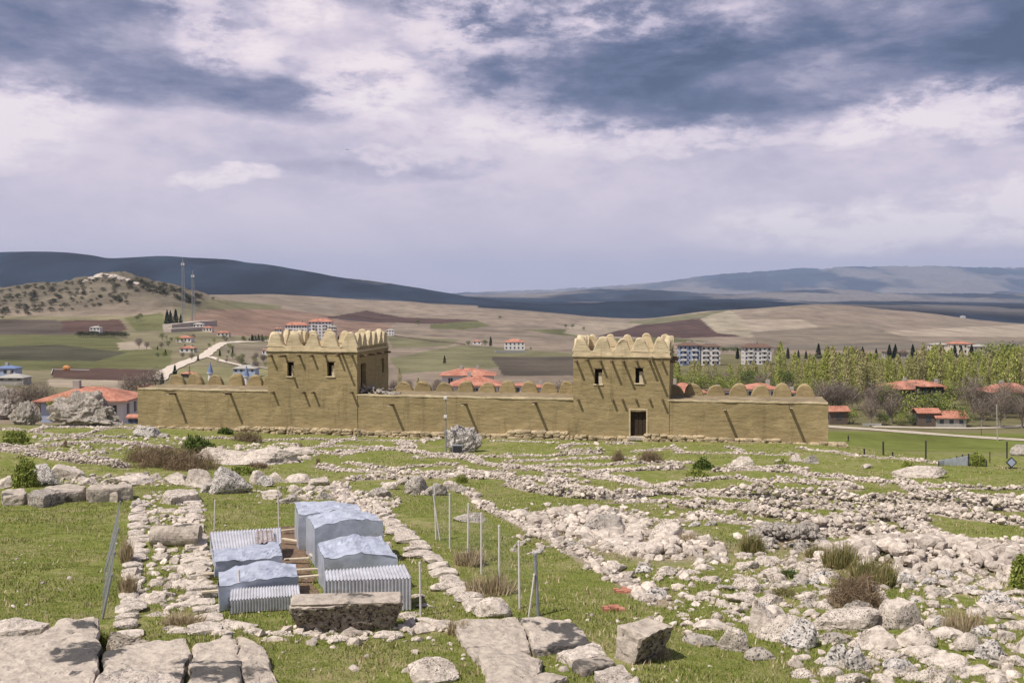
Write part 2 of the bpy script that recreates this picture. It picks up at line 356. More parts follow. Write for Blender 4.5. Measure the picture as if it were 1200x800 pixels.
def mud_mat(name, c1, c2, c3, course=True):
    n = mat(name)
    s = n.scale(n.pos, (1, 1, 3.5)); a = n.noise(s, 1.1, 6, .65); b = n.noise(n.pos, 9, 5, .7); L = n.noise(n.pos, .16, 3, .5)
    col = n.ramp(n.math('ADD', n.math('MULTIPLY', a, .65), n.math('MULTIPLY', L, .35)), [(.36, c1), (.52, c2), (.66, c3)])
    col = n.mix(n.mr(b, .60, .75), col, tuple(q * .72 for q in c1))
    st = n.noise(n.scale(n.pos, (1.6, 1.6, .22)), 1.0, 5, .65)      # rain streaks
    col = n.mix(n.math('MULTIPLY', n.mr(st, .54, .68), .45), col, tuple(q * .68 for q in c1))
    pt = n.noise(n.pos, .33, 6, .7, .6)                              # replastered patches
    col = n.mix(n.math('MULTIPLY', n.mr(pt, .55, .60), .40), col, tuple(min(1, q * 1.18) for q in c3))
    n.l.new(col, n.b.inputs['Base Color'])
    h = n.math('ADD', n.math('MULTIPLY', a, .7), n.math('MULTIPLY', b, .35))
    if course:
        sp = n.new('ShaderNodeSeparateXYZ'); n.l.new(n.pos, sp.inputs[0])
        wv = n.math('SINE', n.math('MULTIPLY_ADD', sp.outputs[2], 14.0, n.math('MULTIPLY', n.noise(n.pos, .9, 5, .65), 16.0)))
        h = n.math('ADD', h, n.math('MULTIPLY', wv, .03))
        h = n.math('ADD', h, n.math('MULTIPLY', n.noise(n.pos, 26, 4, .7), .16))
    bump(n, h, .75, .12)
    n.b.inputs['Specular IOR Level'].default_value = .1
    return n.m
M['mud'] = mud_mat('mud_plaster', (.255, .20, .108), (.315, .248, .134), (.375, .295, .165))
M['mudlight'] = mud_mat('pale_mud_plaster', (.45, .37, .24), (.54, .445, .295), (.61, .51, .345), False)
M['earth'] = mud_mat('trodden_earth', (.17, .14, .085), (.25, .195, .125), (.34, .27, .18), False)
M['wood'] = simple('weathered_timber', (.16, .115, .075), .8, .35, 12)
M['palewood'] = simple('sun_bleached_timber', (.52, .44, .33), .8, .2, 12)
M['darkwood'] = simple('dark_door_boards', (.045, .032, .022), .8, .35, 6)
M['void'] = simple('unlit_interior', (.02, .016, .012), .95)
def tin_mat(name, c, rust=.0):
    n = mat(name); f = n.noise(n.pos, 2.3, 5, .6); g = n.noise(n.pos, 9, 4, .7)
    col = n.ramp(f, [(.3, tuple(q * .72 for q in c)), (.65, c)])
    col = n.mix(n.mr(g, .62 - rust * .3, .78 - rust * .3), col, (.30, .16, .09) if rust else tuple(q * .55 for q in c))
    n.l.new(col, n.b.inputs['Base Color']); n.b.inputs['Metallic'].default_value = .35; n.b.inputs['Roughness'].default_value = .42
    n.b.inputs['Specular IOR Level'].default_value = .5; bump(n, f, .25, .1)
    return n.m
M['tin'] = tin_mat('galvanised_sheet', (.56, .60, .70), .06); M['tinrust'] = tin_mat('rusted_corrugated_sheet', (.56, .54, .55), .55); M['tincor'] = tin_mat('corrugated_sheet', (.62, .62, .66), .15)
M['post'] = simple('pale_painted_post', (.62, .57, .56), .5, .1, 5, 0, False, .4)
M['steel'] = simple('grey_steel', (.30, .31, .33), .45, .15, 5, .4)
M['dark'] = simple('dark_metal', (.05, .05, .055), .5, .2, 4, .3)
M['white'] = simple('white_render', (.64, .61, .59), .8, .05, .5)
M['cream'] = simple('cream_render', (.60, .54, .46), .8, .06, .5)
M['bluew'] = simple('pale_blue_render', (.36, .41, .54), .8, .06, .5)
M['brick'] = simple('dark_rubble_masonry', (.13, .10, .08), .9, .35, 3)
M['glass'] = simple('window_glass', (.05, .06, .08), .15, .2, 1, 0, False, .5)
M['blue'] = simple('blue_paint', (.15, .20, .34), .5)
M['browntile'] = simple('brown_roof_tile', (.15, .095, .075), .9, .3, 1.5)
M['conc'] = simple('raw_concrete', (.36, .34, .31), .9, .12, 1)
def tile_mat():
    n = mat('terracotta_roof_tile'); f = n.noise(n.pos, 2.2, 6, .7); g = n.noise(n.pos, .35, 3, .5)
    col = n.ramp(n.math('ADD', n.math('MULTIPLY', f, .6), n.math('MULTIPLY', g, .4)), [(.38, (.22, .10, .07)), (.5, (.42, .18, .125)), (.64, (.55, .30, .22))])
    n.l.new(col, n.b.inputs['Base Color']); bump(n, f, .5, .1); return n.m
M['tile'] = tile_mat()
def leaf_mat(name, c1, c2, c3, sc_=.5):
    n = mat(name); ri = n.new('ShaderNodeNewGeometry').outputs['Random Per Island']; f = n.noise(n.pos, sc_, 3, .5)
    n.l.new(n.ramp(n.math('ADD', n.math('MULTIPLY', ri, .55), n.math('MULTIPLY', f, .45)), [(.2, c1), (.5, c2), (.8, c3)]), n.b.inputs['Base Color'])
    n.b.inputs['Roughness'].default_value = .75
    return n.m
M['poplar'] = leaf_mat('young_poplar_leaf', (.20, .23, .045), (.34, .37, .09), (.48, .47, .17))
M['poplar2'] = leaf_mat('thin_poplar_leaf', (.22, .21, .08), (.36, .33, .14), (.47, .42, .22))
M['green'] = leaf_mat('green_leaf', (.045, .075, .016), (.095, .135, .028), (.16, .20, .05))
M['lime_leaf'] = leaf_mat('spring_green_leaf', (.13, .165, .03), (.23, .27, .055), (.34, .36, .11))
M['pine'] = leaf_mat('dark_conifer', (.012, .022, .014), (.022, .035, .020), (.035, .05, .028))
M['twig'] = leaf_mat('bare_twigs', (.085, .062, .048), (.15, .115, .092), (.23, .185, .155))
M['drytwig'] = leaf_mat('dry_brown_twigs', (.12, .082, .05), (.22, .155, .095), (.34, .26, .17), 2)
M['straw'] = leaf_mat('dry_straw', (.30, .23, .13), (.42, .33, .20), (.55, .46, .32), 2)
M['blade'] = leaf_mat('grass_blades', (.125, .16, .032), (.20, .23, .055), (.34, .32, .13), .35)
M['weed'] = leaf_mat('yellowing_weed', (.12, .135, .035), (.22, .20, .075), (.40, .31, .17), 2)
M['bark'] = simple('grey_bark', (.30, .26, .22), .9, .3, 4)
M['skin'] = simple('skin', (.42, .26, .19), .6); M['cloth'] = simple('dark_cloth', (.028, .028, .035), .9)
# ------------------------------------------------------------------ traced rows of ruined footings  (px,py points; width m; height m; stone size m)
FOOT = [
 ([(-20,503),(0,503),(40,506),(70,501),(107,501),(158,503)], 1.6, .35, .38, 'thin pale footing crossing the far left ground just below the big grey outcrop'),
 ([(40,507),(93,510),(117,504),(150,502)], 1.3, .3, .36, 'short zigzag footing on the far left between outcrop and fortress corner'),
 ([(48,517),(66,513),(93,513),(117,511),(155,513)], 1.4, .3, .4, 'footing on the far left passing in front of the small grey boulder'),
 ([(60,523),(80,520),(117,517),(150,520),(200,526)], 2.4, .4, .4, 'broad pale footing behind the dry brown shrub'),
 ([(-20,527),(0,528),(25,530),(67,537),(107,542),(145,548)], 2.6, .75, .36, 'thick heaped footing descending from the left edge to the brown shrub'),
 ([(-20,522),(0,523),(50,524)], 1.6, .5, .34, 'short footing touching the left edge behind the thick heaped one'),
 ([(103,531),(127,532)], 1.2, .3, .4, 'tiny footing stub left of the brown shrub'),
 ([(215,514),(260,513),(300,517),(345,515),(400,516)], 1.5, .3, .4, 'thin footing under the left tower in front of the stone plinth'),
 ([(365,525),(385,521),(400,516),(418,513)], 1.4, .3, .42, 'short oblique footing below the right edge of the left tower'),
 ([(325,520),(360,526),(400,533),(425,530)], 1.8, .35, .42, 'footing leaving the flat bedrock shelf to the right'),
 ([(400,516),(440,516),(470,516)], .9, .3, .4, 'narrow footing below the middle curtain, left part'),
 ([(470,517),(475,521),(480,525)], 3, .4, .4, 'short stub joining two footings left of the lamp pole'),
 ([(483,518),(500,516),(523,512)], 1.1, .3, .4, 'narrow rising footing ending at the lamp pole boulder'),
 ([(370,524),(400,523),(467,525)], 1.2, .3, .4, 'footing left of the lamp pole, upper of two close ones'),
 ([(400,530),(422,527),(467,527),(500,532),(550,538),(567,543),(605,549)], 2.4, .42, .42, 'long footing running under the lamp pole to the right'),
 ([(484,537),(520,535),(545,534),(600,535)], 1.6, .32, .42, 'footing in front of the electrical box'),
 ([(403,543),(415,543),(437,549),(467,550),(478,547),(517,544),(537,545)], 1.3, .4, .4, 'curved footing enclosing the green patch left of centre'),
 ([(372,546),(400,551),(440,554),(467,554),(527,555),(600,558)], 2.6, .4, .42, 'wide footing across the middle in front of the green patch'),
 ([(407,562),(450,560),(483,561),(533,558),(600,561)], 2.2, .5, .45, 'footing directly behind the dark row of boulders'),
 ([(533,548),(560,553),(600,550)], 1.3, .3, .4, 'short bent footing right of the curved one'),
 ([(572,517),(600,517),(630,518),(657,519)], 1.0, .35, .42, 'thin footing in front of the plinth right of the lamp pole boulder'),
 ([(655,526),(670,521),(690,520)], 1.6, .4, .42, 'pale stub in front of the right tower, left side'),
 ([(654,530),(680,529),(710,529)], 1.1, .55, .4, 'low wall with a dark face left of the twiggy shrub'),
 ([(713,520),(730,519),(745,520)], 1.8, .35, .42, 'footing stub in front of the dark door'),
 ([(740,530),(765,528),(790,524),(800,531)], 1.4, .35, .42, 'footing right of the dark door behind the shrubs'),
 ([(590,534),(640,534),(707,532)], 1.3, .32, .42, 'straight footing below the rectangular lawn'),
 ([(590,541),(650,539),(707,537),(750,536)], 1.5, .35, .42, 'second straight footing below the rectangular lawn'),
 ([(625,547),(683,545),(750,543),(810,542)], 1.5, .42, .42, 'footing behind the twiggy shrub line'),
 ([(595,547),(625,550),(650,553),(683,553),(727,552),(800,549)], 2.4, .4, .42, 'broad footing in the centre of the ruin field'),
 ([(595,562),(633,563),(667,570),(700,576)], 2.2, .42, .42, 'oblique footing running down to the tall dark faced wall'),
 ([(683,556),(710,560),(733,563),(758,570),(800,568)], 3.2, .42, .42, 'wide stony footing behind the tall dark faced wall'),
 ([(595,569),(633,576),(667,582),(700,585),(742,583),(767,579),(785,578)], 1.6, .85, .42, 'tall dark faced ruin wall in the centre'),
 ([(640,556),(660,562),(690,566)], 1.3, .3, .4, 'small inner footing right of centre between two long ones'),
 ([(717,589),(750,588),(783,587),(805,593)], 1.8, .3, .42, 'low scattered footing on the lawn below the tall dark faced wall'),
 ([(790,531),(858,531),(905,533),(935,533)], 1.0, .3, .4, 'thin footing on the lawn above the small green shrubs at right'),
 ([(850,524),(868,527),(862,532)], 1.2, .3, .4, 'short cross footing below the right curtain'),
 ([(935,525),(965,529),(1000,534),(1050,537),(1100,543)], 1.5, .3, .42, 'thin footing leaving the fortress corner towards the blue fenced pit'),
 ([(832,553),(867,550),(907,552),(933,553),(950,558),(1000,562),(1030,563)], 2.0, .42, .42, 'footing right of the green shrubs bending to the right'),
 ([(850,547),(890,549),(925,548),(945,552)], 1.5, .42, .42, 'upper footing beside the smooth white boulder'),
 ([(800,564),(822,564),(838,561),(867,560),(885,564),(900,568)], 1.2, .4, .4, 'curved footing enclosing the lens of grass at right'),
 ([(905,564),(942,565),(983,568),(1000,573)], 2.4, .5, .42, 'grey footing right of the lens of grass'),
 ([(788,578),(833,581),(870,583),(900,585),(950,585),(1000,585)], 2.2, .9, .44, 'tall ruin wall with shadowed face across the right half'),
 ([(1000,586),(1042,589),(1100,592),(1150,596),(1210,597)], 2.2, .85, .44, 'tall ruin wall with shadowed face reaching the right edge'),
 ([(1000,562),(1055,564),(1072,575),(1117,582),(1167,590)], 2.2, .45, .42, 'stepped footing descending right of the flat bedrock'),
 ([(1058,568),(1100,571),(1150,572),(1210,573)], 1.5, .4, .42, 'straight footing reaching the right edge behind the stepped one'),
 ([(1117,581),(1160,582),(1210,584)], 1.8, .4, .42, 'short footing at the right edge, middle of three close ones'),
 ([(800,594),(820,593),(880,596),(942,595),(1000,597),(1060,599)], 1.9, .6, .44, 'rough footing just below the tall ruin wall at right'),
 ([(1060,599),(1090,601),(1117,605),(1142,608),(1183,613),(1210,615)], 2.1, .7, .45, 'rough footing descending to the right edge above the oblong lawn'),
 ([(800,606),(825,604),(850,611),(880,614),(905,620),(933,623),(960,625),(1005,628)], 1.7, .5, .45, 'winding footing in the right middle ground'),
 ([(875,599),(917,606),(950,612),(1000,610),(1040,609),(1085,608)], 2.0, .65, .45, 'broken footing with dark gaps in the right middle ground'),
 ([(950,615),(975,620),(1000,622),(1030,626),(1057,642)], 1.8, .75, .45, 'oblique dark faced footing left of the green wedge'),
 ([(1062,610),(1080,619),(1095,628),(1117,637)], 3.2, .5, .42, 'wide stone causeway going down between two lawns at right'),
 ([(1130,641),(1165,641),(1210,642)], 1.2, .6, .42, 'short ruin wall at the right edge under the oblong lawn'),
 ([(548,573),(556,583),(567,594),(585,602),(612,615),(647,631),(687,656)], 1.5, .35, .5, 'long diagonal wall footing beside the fenced lawn, upper part'),
 ([(690,657),(708,666),(730,678),(755,697),(775,706)], 1.3, .25, .5, 'long diagonal wall footing beside the fenced lawn, lower part'),
 ([(397,566),(402,585),(425,596),(455,604)], 2.4, .3, .5, 'heap of flat stones behind the blue sheet shelters'),
 ([(730,607),(760,609),(790,612),(830,607)], 1.2, .25, .4, 'sparse line of white stones crossing the lawn right of centre'),
 ([(900,623),(915,628),(930,631)], 1.8, .5, .42, 'dark heap edge above the stone cairn'),
]
FW = []
for pts, wd, ht, ss, lab in FOOT:
    P = [gp(*p) for p in pts]; FW.append((P, wd * (.46 if P[0].y > 45 else .7), ht * ((1.05 if ht >= .6 else .72) if P[0].y > 45 else 1), ss * (.68 if P[0].y > 45 else .86), lab))
# stony areas: ellipses in the photograph turned into ground discs  (px, py, rx m, ry m)
HEAPS = [(925,638,1.6,1.9,1.0),(1085,650,4.4,3.2,.55),(1150,655,3.0,3.0,.5),(690,612,2.6,4.0,.3),(770,640,2.6,3.2,.3)]
def dist_poly(x, y, P):
    d = np.full(x.shape, 1e9)
    for a, b in zip(P[:-1], P[1:]):
        ax, ay, bx, by = a.x, a.y, b.x, b.y; L2 = (bx - ax) ** 2 + (by - ay) ** 2 + 1e-9
        t = np.clip(((x - ax) * (bx - ax) + (y - ay) * (by - ay)) / L2, 0, 1)
        d = np.minimum(d, np.hypot(x - ax - t * (bx - ax), y - ay - t * (by - ay)))
    return d
# ------------------------------------------------------------------ ground sheet
def inpoly(px, py, poly):
    r = np.zeros(px.shape, bool); n = len(poly); j = n - 1
    for i in range(n):
        xi, yi = poly[i]; xj, yj = poly[j]
        c = ((yi > py) != (yj > py)) & (px < (xj - xi) * (py - yi) / (yj - yi + 1e-12) + xi); r ^= c; j = i
    return r
def make_ground():
    ys = np.concatenate([np.linspace(-30, 15, 16)[:-1], np.exp(np.linspace(math.log(15), math.log(34000), 1050))])
    u = np.concatenate([np.linspace(-1.9, -.66, 50)[:-1], np.linspace(-.66, .66, 640), np.linspace(.66, 1.9, 50)[1:]])
    U, Yg = np.meshgrid(u, ys); Xg = U * (np.maximum(Yg, 0) + 32)
    Zg = ground_z(Xg, Yg)
    nr, nc = Xg.shape; V = np.stack([Xg, Yg, Zg], -1).reshape(-1, 3)
    idx = np.arange(nr * nc).reshape(nr, nc)
    T = np.stack([idx[:-1, :-1], idx[:-1, 1:], idx[1:, 1:], idx[1:, :-1]], -1).reshape(-1, 4)
    me = npmesh('ground', V, T, True)
    x, y, z = V[:, 0], V[:, 1], V[:, 2]
    px = 600 + F * x / np.maximum(y, 1); py = 350 + F * (CAM_Z - z) / np.maximum(y, 1)
    C = np.empty((len(x), 3)); 
    lay = fbm2(x / 300, y / 300, 3, 60)
    C[:] = np.array([.225, .18, .138]) * (0.8 + .4 * lay[:, None])
    def paint(poly, col, lo=250, hi=99999, soft=1.0):
        wob = (fbm2(x / np.maximum(y, 50) * 40, np.log(np.maximum(y, 50)) * 30, 2, 70) - .5) * 3
        m = inpoly(px + wob, py + wob * .4, poly) & (y > lo) & (y < hi); C[m] = np.array(col) * (.76 if lo < 340 else .70) * (0.88 + .24 * lay[m, None])
    GR = (.165, .165, .075); GR2 = (.22, .205, .115); BR = (.12, .075, .062); TAN = (.36, .29, .215); PALE = (.46, .38, .29); DK = (.10, .085, .06); PINK = (.30, .20, .15)
    # left side
    paint([(-700,370),(240,370),(260,385),(330,395),(330,470),(-700,470)], (.25, .22, .135), 250, 1400)
    paint([(-200,372),(60,375),(130,382),(60,400),(-200,398)], (.13, .105, .085), 300, 1600)
    paint([(72,376),(140,374),(150,386),(130,392),(72,388)], BR, 300, 1600)
    paint([(145,372),(190,366),(200,386),(160,388)], GR, 300, 1600)
    paint([(20,392),(130,392),(150,402),(200,410),(200,432),(0,434),(-200,434),(-200,400)], GR, 300, 1100)
    paint([(-100,408),(70,404),(150,413),(110,423),(0,422),(-100,420)], (.095, .09, .06), 300, 1100)
    paint([(60,431),(180,433),(178,447),(60,443)], BR, 250, 700)
    paint([(55,444),(152,446),(150,457),(55,453)], PALE, 250, 500)
    paint([(136,402),(165,399),(178,409),(140,410)], PALE, 250, 1100)
    paint([(200,346),(330,358),(330,364),(225,372),(205,366)], GR2, 900, 2500)
    paint([(235,363),(330,362),(460,380),(450,392),(330,396),(250,392),(215,380)], PINK, 500, 2500)
    paint([(200,430),(330,430),(330,450),(215,452)], (.27, .25, .13), 250, 700)
    paint([(262,405),(318,402),(318,428),(285,430),(262,422)], (.28, .235, .17), 250, 1200)
    # middle
    paint([(380,372),(430,364),(475,372),(560,375),(560,380),(440,378)], BR, 900, 4000)
    paint([(504,380),(560,376),(575,382),(540,386),(505,385)], GR, 600, 3000)
    paint([(452,393),(540,398),(525,405),(460,408)], GR2, 500, 2000)
    paint([(455,420),(540,404),(690,415),(690,425),(560,432),(470,438)], GR2, 400, 1200)
    paint([(575,418),(680,418),(690,440),(590,440)], (.12, .10, .078), 400, 900)
    paint([(612,386),(680,386),(830,400),(760,402),(690,397)], GR, 600, 2500)
    paint([(660,390),(680,376),(800,378),(815,392),(740,397),(690,396)], (.40, .33, .25), 900, 3500)
    paint([(700,394),(760,378),(830,372),(868,394),(800,396)], BR, 800, 3500)
    paint([(730,378),(860,362),(850,368),(760,380)], GR2, 900, 3500)
    paint([(820,373),(855,363),(890,388),(880,395),(840,390)], (.42, .36, .26), 900, 3800)
    paint([(860,375),(940,374),(970,389),(885,389)], PALE, 900, 3800)
    paint([(880,389),(1010,380),(1060,392),(1080,408),(890,405)], (.27, .22, .165), 800, 3800)
    paint([(1035,388),(1200,380),(1500,392),(1500,396),(1060,394)], PALE, 800, 3800)
    paint([(820,405),(1500,396),(1500,409),(820,410)], (.22, .19, .15), 700, 1700)
    # right meadow and valley floor
    rm = (px > 930) & (y > 112) & (y < 340); C[rm] = np.array((.13, .148, .038))
    vm = (px > 700) & (y >= 270) & (y < 900); C[vm] = np.array((.15, .135, .07))
    # low sun-bleached mid slopes become conifer forest further out
    f = np.where(px > 560, sst(3150, 3500, y), sst(4300, 5000, y)); forest = np.array((.008, .014, .022))  # forest colour darkened to stand in for cloud shadow, blued for haze
    bare = sst(.60, .66, fbm2(x / 900, y / 2500, 4, 81)) * .35 * sst(4800, 5600, y) * sst(380, 520, px)
    bare = np.maximum(bare, sst(.50, .62, fbm2(x / 1800, y / 5000, 4, 83)) * sst(8800, 12000, y) * .55)
    fc = forest[None] * (.35 + 1.5 * sst(.3, .7, fbm2(x / 260, y / 700, 5, 87)))[:, None] * (1 - bare[:, None]) + np.array((.30, .25, .21))[None] * bare[:, None]
    C = C * (1 - f[:, None]) + fc * f[:, None]
    hill = (sst(1130, 1300, y) * (1 - sst(1600, 1900, y)) * (1 - sst(215, 270, px)))[:, None]
    C = C * (1 - hill) + np.array((.135, .115, .085))[None] * (.75 + .5 * fbm2(x / 20, y / 20, 3, 91))[:, None] * hill
    far = sst(104, 122, y)
    # stoniness of the ruin field
    st = np.zeros(len(x)); m = (y > 18) & (y < 115) & (np.abs(px - 600) < 760)
    xm, ym = x[m], y[m]; s = np.zeros(len(xm))
    for P, wd, ht, ss, lab in FW: s = np.maximum(s, 1 - sst(wd * .3, wd * .5 + .15, dist_poly(xm, ym, P)))
    for hx, hy, a, b, c in HEAPS:
        q = gp(hx, hy); s = np.maximum(s, 1 - sst(.8, 1.5, np.hypot((xm - q.x) / a, (ym - q.y) / b)))
    st[m] = s
    for nm, arr in (('gcol', np.concatenate([C, far[:, None]], 1)), ('gmask', np.stack([st, far, st * 0, st * 0 + 1], 1))):
        a = me.color_attributes.new(nm, 'FLOAT_COLOR', 'POINT'); a.data.foreach_set('color', arr.astype(np.float32).ravel())
    n = mat('ground_cover')
    ac = n.new('ShaderNodeAttribute', attribute_name='gcol'); am = n.new('ShaderNodeAttribute', attribute_name='gmask')
    ss_ = n.new('ShaderNodeSeparateColor'); n.l.new(am.outputs['Color'], ss_.inputs[0])
    a = n.noise(n.pos, .35, 6, .62); b = n.noise(n.pos, 2.2, 6, .65); c = n.noise(n.pos, 13, 5, .7); d = n.noise(n.pos, .09, 4, .55)
    grass = n.ramp(n.math('ADD', n.math('MULTIPLY', b, .5), n.math('MULTIPLY', c, .5)), [(.36, (.095, .120, .024)), (.5, (.168, .188, .046)), (.64, (.255, .25, .095))])
    dry = n.ramp(c, [(.35, (.22, .17, .095)), (.65, (.42, .35, .22))])
    soil = n.ramp(c, [(.35, (.16, .115, .08)), (.65, (.40, .33, .26))])
    drym = n.mr(n.math('ADD', n.math('MULTIPLY', a, .55), n.math('MULTIPLY', b, .45)), .47, .62)
    col = n.mix(n.math('MULTIPLY', drym, .5), grass, dry)
    stn = n.math('MULTIPLY', ss_.outputs[0], n.mr(c, .30, .52)); col = n.mix(stn, col, soil)
    # far fields: colour of each field with its own furrows and patches
    e = n.noise(n.scale(n.pos, (1, .35, 1)), .03, 8, .62); g = n.noise(n.scale(n.pos, (.3, 1.4, 1)), .012, 6, .6)
    sp = n.new('ShaderNodeSeparateXYZ'); n.l.new(n.pos, sp.inputs[0])
    fur = n.math('SINE', n.math('MULTIPLY_ADD', sp.outputs[1], .17, n.math('MULTIPLY', g, 34.0)))
    fac = n.math('ADD', n.math('ADD', n.math('MULTIPLY', e, .9), n.math('MULTIPLY', g, .5)), n.math('MULTIPLY', fur, .05))
    g2 = n.noise(n.pos, .25, 5, .7)
    fac = n.math('ADD', fac, n.math('MULTIPLY_ADD', g2, .5, -.25))
    vm_ = n.new('ShaderNodeVectorMath', operation='SCALE'); n.l.new(ac.outputs['Color'], vm_.inputs[0]); n.l.new(n.mr(fac, .38, 1.02, .5, 1.5, False), vm_.inputs['Scale'])
    col = n.mix(ss_.outputs[1], col, vm_.outputs[0])
    n.l.new(col, n.b.inputs['Base Color']); n.b.inputs['Specular IOR Level'].default_value = .05
    h = n.math('ADD', n.math('MULTIPLY', b, .6), n.math('MULTIPLY', c, .4)); bump(n, h, .7, .12)
    o = link('ground', me, n.m); tag(o, kind='structure'); return o
make_ground()

# roads: strips draped on the ground
def road(name, pts, width, material, lift=.05, step=4.0):
    P = [gp(*p) for p in pts]; Q = []
    for a, b in zip(P[:-1], P[1:]):
        n_ = max(1, int((b - a).length / step))
        for i in range(n_): Q.append(a.lerp(b, i / n_))
    Q.append(P[-1]); m = MB(); vs = []; K = 4
    for i, q in enumerate(Q):
        d = Q[min(i + 1, len(Q) - 1)] - Q[max(i - 1, 0)]; t = Vector((-d.y, d.x, 0)).normalized()
        wv = width * (1 + .12 * math.sin(i * 1.7))
        for k_ in range(K + 1):
            r = q + t * wv * (k_ / K - .5); vs.append((r.x, r.y, gz(r.x, r.y) + lift + .03 * (1 - abs(k_ / K - .5) * 2)))
    fs = [(i * (K + 1) + k_, i * (K + 1) + k_ + 1, (i + 1) * (K + 1) + k_ + 1, (i + 1) * (K + 1) + k_) for i in range(len(Q) - 1) for k_ in range(K)]
    m.add(vs, fs); o = m.build(name, material); tag(o, kind='structure'); return o
M['soil'] = simple('bare_brown_soil', (.16, .105, .07), .95, .4, 4)
M['dirt'] = simple('pale_dirt_road', (.58, .50, .42), .95, .15, .6)
M['path'] = simple('trodden_path', (.44, .38, .31), .95, .2, .9)
road('dirt_road', [(183,446),(190,439),(205,430),(225,422),(240,417),(250,409),(262,402),(285,400.5),(318,399.5)], 6.5, M['dirt'], .35, 10)
road('dirt_road', [(245,418),(262,424),(290,430),(330,433)], 4, M['dirt'], .35, 10)
road('village_road', [(900,494),(960,499),(1020,503),(1085,508),(1140,512),(1260,519)], 5.0, M['path'], .12, 4)
road('village_road', [(1022,500),(1080,501.5),(1140,502),(1180,500.5),(1260,496)], 3.6, M['path'], .16, 4)

# ------------------------------------------------------------------ stones
M['rubblecore'] = stone_mat('packed_stone_core', (.56, .485, .42), (.25, .21, .17), (.06, .052, .042), .8, .1, 1.2)
def ico(level):
    bm = bmesh.new(); bmesh.ops.create_icosphere(bm, subdivisions=level, radius=1)
    V = np.array([v.co[:] for v in bm.verts]); T = np.array([[v.index for v in f.verts] for f in bm.faces]); bm.free(); return V, T
ICO = {k_: ico(k_) for k_ in (1, 2, 3, 4, 5)}
def rock_shape(level, seed, rough=.12, facets=11, lo=.5, soft=0.0, nscale=2.2):
    g = np.random.default_rng(seed); V, T = ICO[level]; d = V / np.linalg.norm(V, axis=1)[:, None]
    r = np.full(len(d), 1.0)
    for _ in range(facets):
        n_ = g.normal(size=3); n_ /= np.linalg.norm(n_); dd = g.uniform(lo, .95); c = d @ n_
        rr = np.where(c > .05, dd / np.maximum(c, .05), 9); r = np.minimum(r, rr)
    nz = fbm3(d * nscale + seed * 1.7, 5 if level >= 4 else 3, seed % 97) - .5
    r = r * (1 + nz * rough * 3)
    if level >= 4: r = r - rough * .35 * np.abs(fbm3(d * nscale * 3.1 + seed, 3, seed % 89) - .5) * 2
    P = d * r[:, None]
    if soft: P = P * (1 - soft) + d * soft * r.mean()
    P -= (P.max(0) + P.min(0)) / 2; P /= (P.max(0) - P.min(0)) / 2
    return P, T
TPL = {lv: [rock_shape(lv, 100 * lv + i, .10 if lv < 3 else .13) for i in range(14)] for lv in (1, 2, 3)}
def scatter_mesh(name, C, S, level, seed=1, tilt=.35):
    """C (n,3) centres, S (n,3) half sizes -> one mesh of stones"""
    g = np.random.default_rng(seed); n = len(C); V = []; T = []; b = 0
    yaw = g.uniform(0, 2 * np.pi, n); rx = g.normal(0, tilt, n); ry = g.normal(0, tilt, n); which = g.integers(0, 14, n)
    for kk in range(14):
        idx = np.where(which == kk)[0]
        if not len(idx): continue
        P, t = TPL[level][kk]; q = P[None] * S[idx][:, None, :]
        cx, sx_, cy, sy_ = np.cos(rx[idx]), np.sin(rx[idx]), np.cos(ry[idx]), np.sin(ry[idx]); cz, sz_ = np.cos(yaw[idx]), np.sin(yaw[idx])
        x, y, z = q[..., 0], q[..., 1], q[..., 2]
        x, y = x * cz[:, None] - y * sz_[:, None], x * sz_[:, None] + y * cz[:, None]
        y, z = y * cx[:, None] - z * sx_[:, None], y * sx_[:, None] + z * cx[:, None]
        x, z = x * cy[:, None] + z * sy_[:, None], -x * sy_[:, None] + z * cy[:, None]
        W = np.stack([x, y, z], -1) + C[idx][:, None, :]
        V.append(W.reshape(-1, 3)); nv = len(P)
        T.append((t[None] + (b + np.arange(len(idx)) * nv)[:, None, None]).reshape(-1, 3)); b += nv * len(idx)
    return npmesh(name, np.concatenate(V), np.concatenate(T), False)

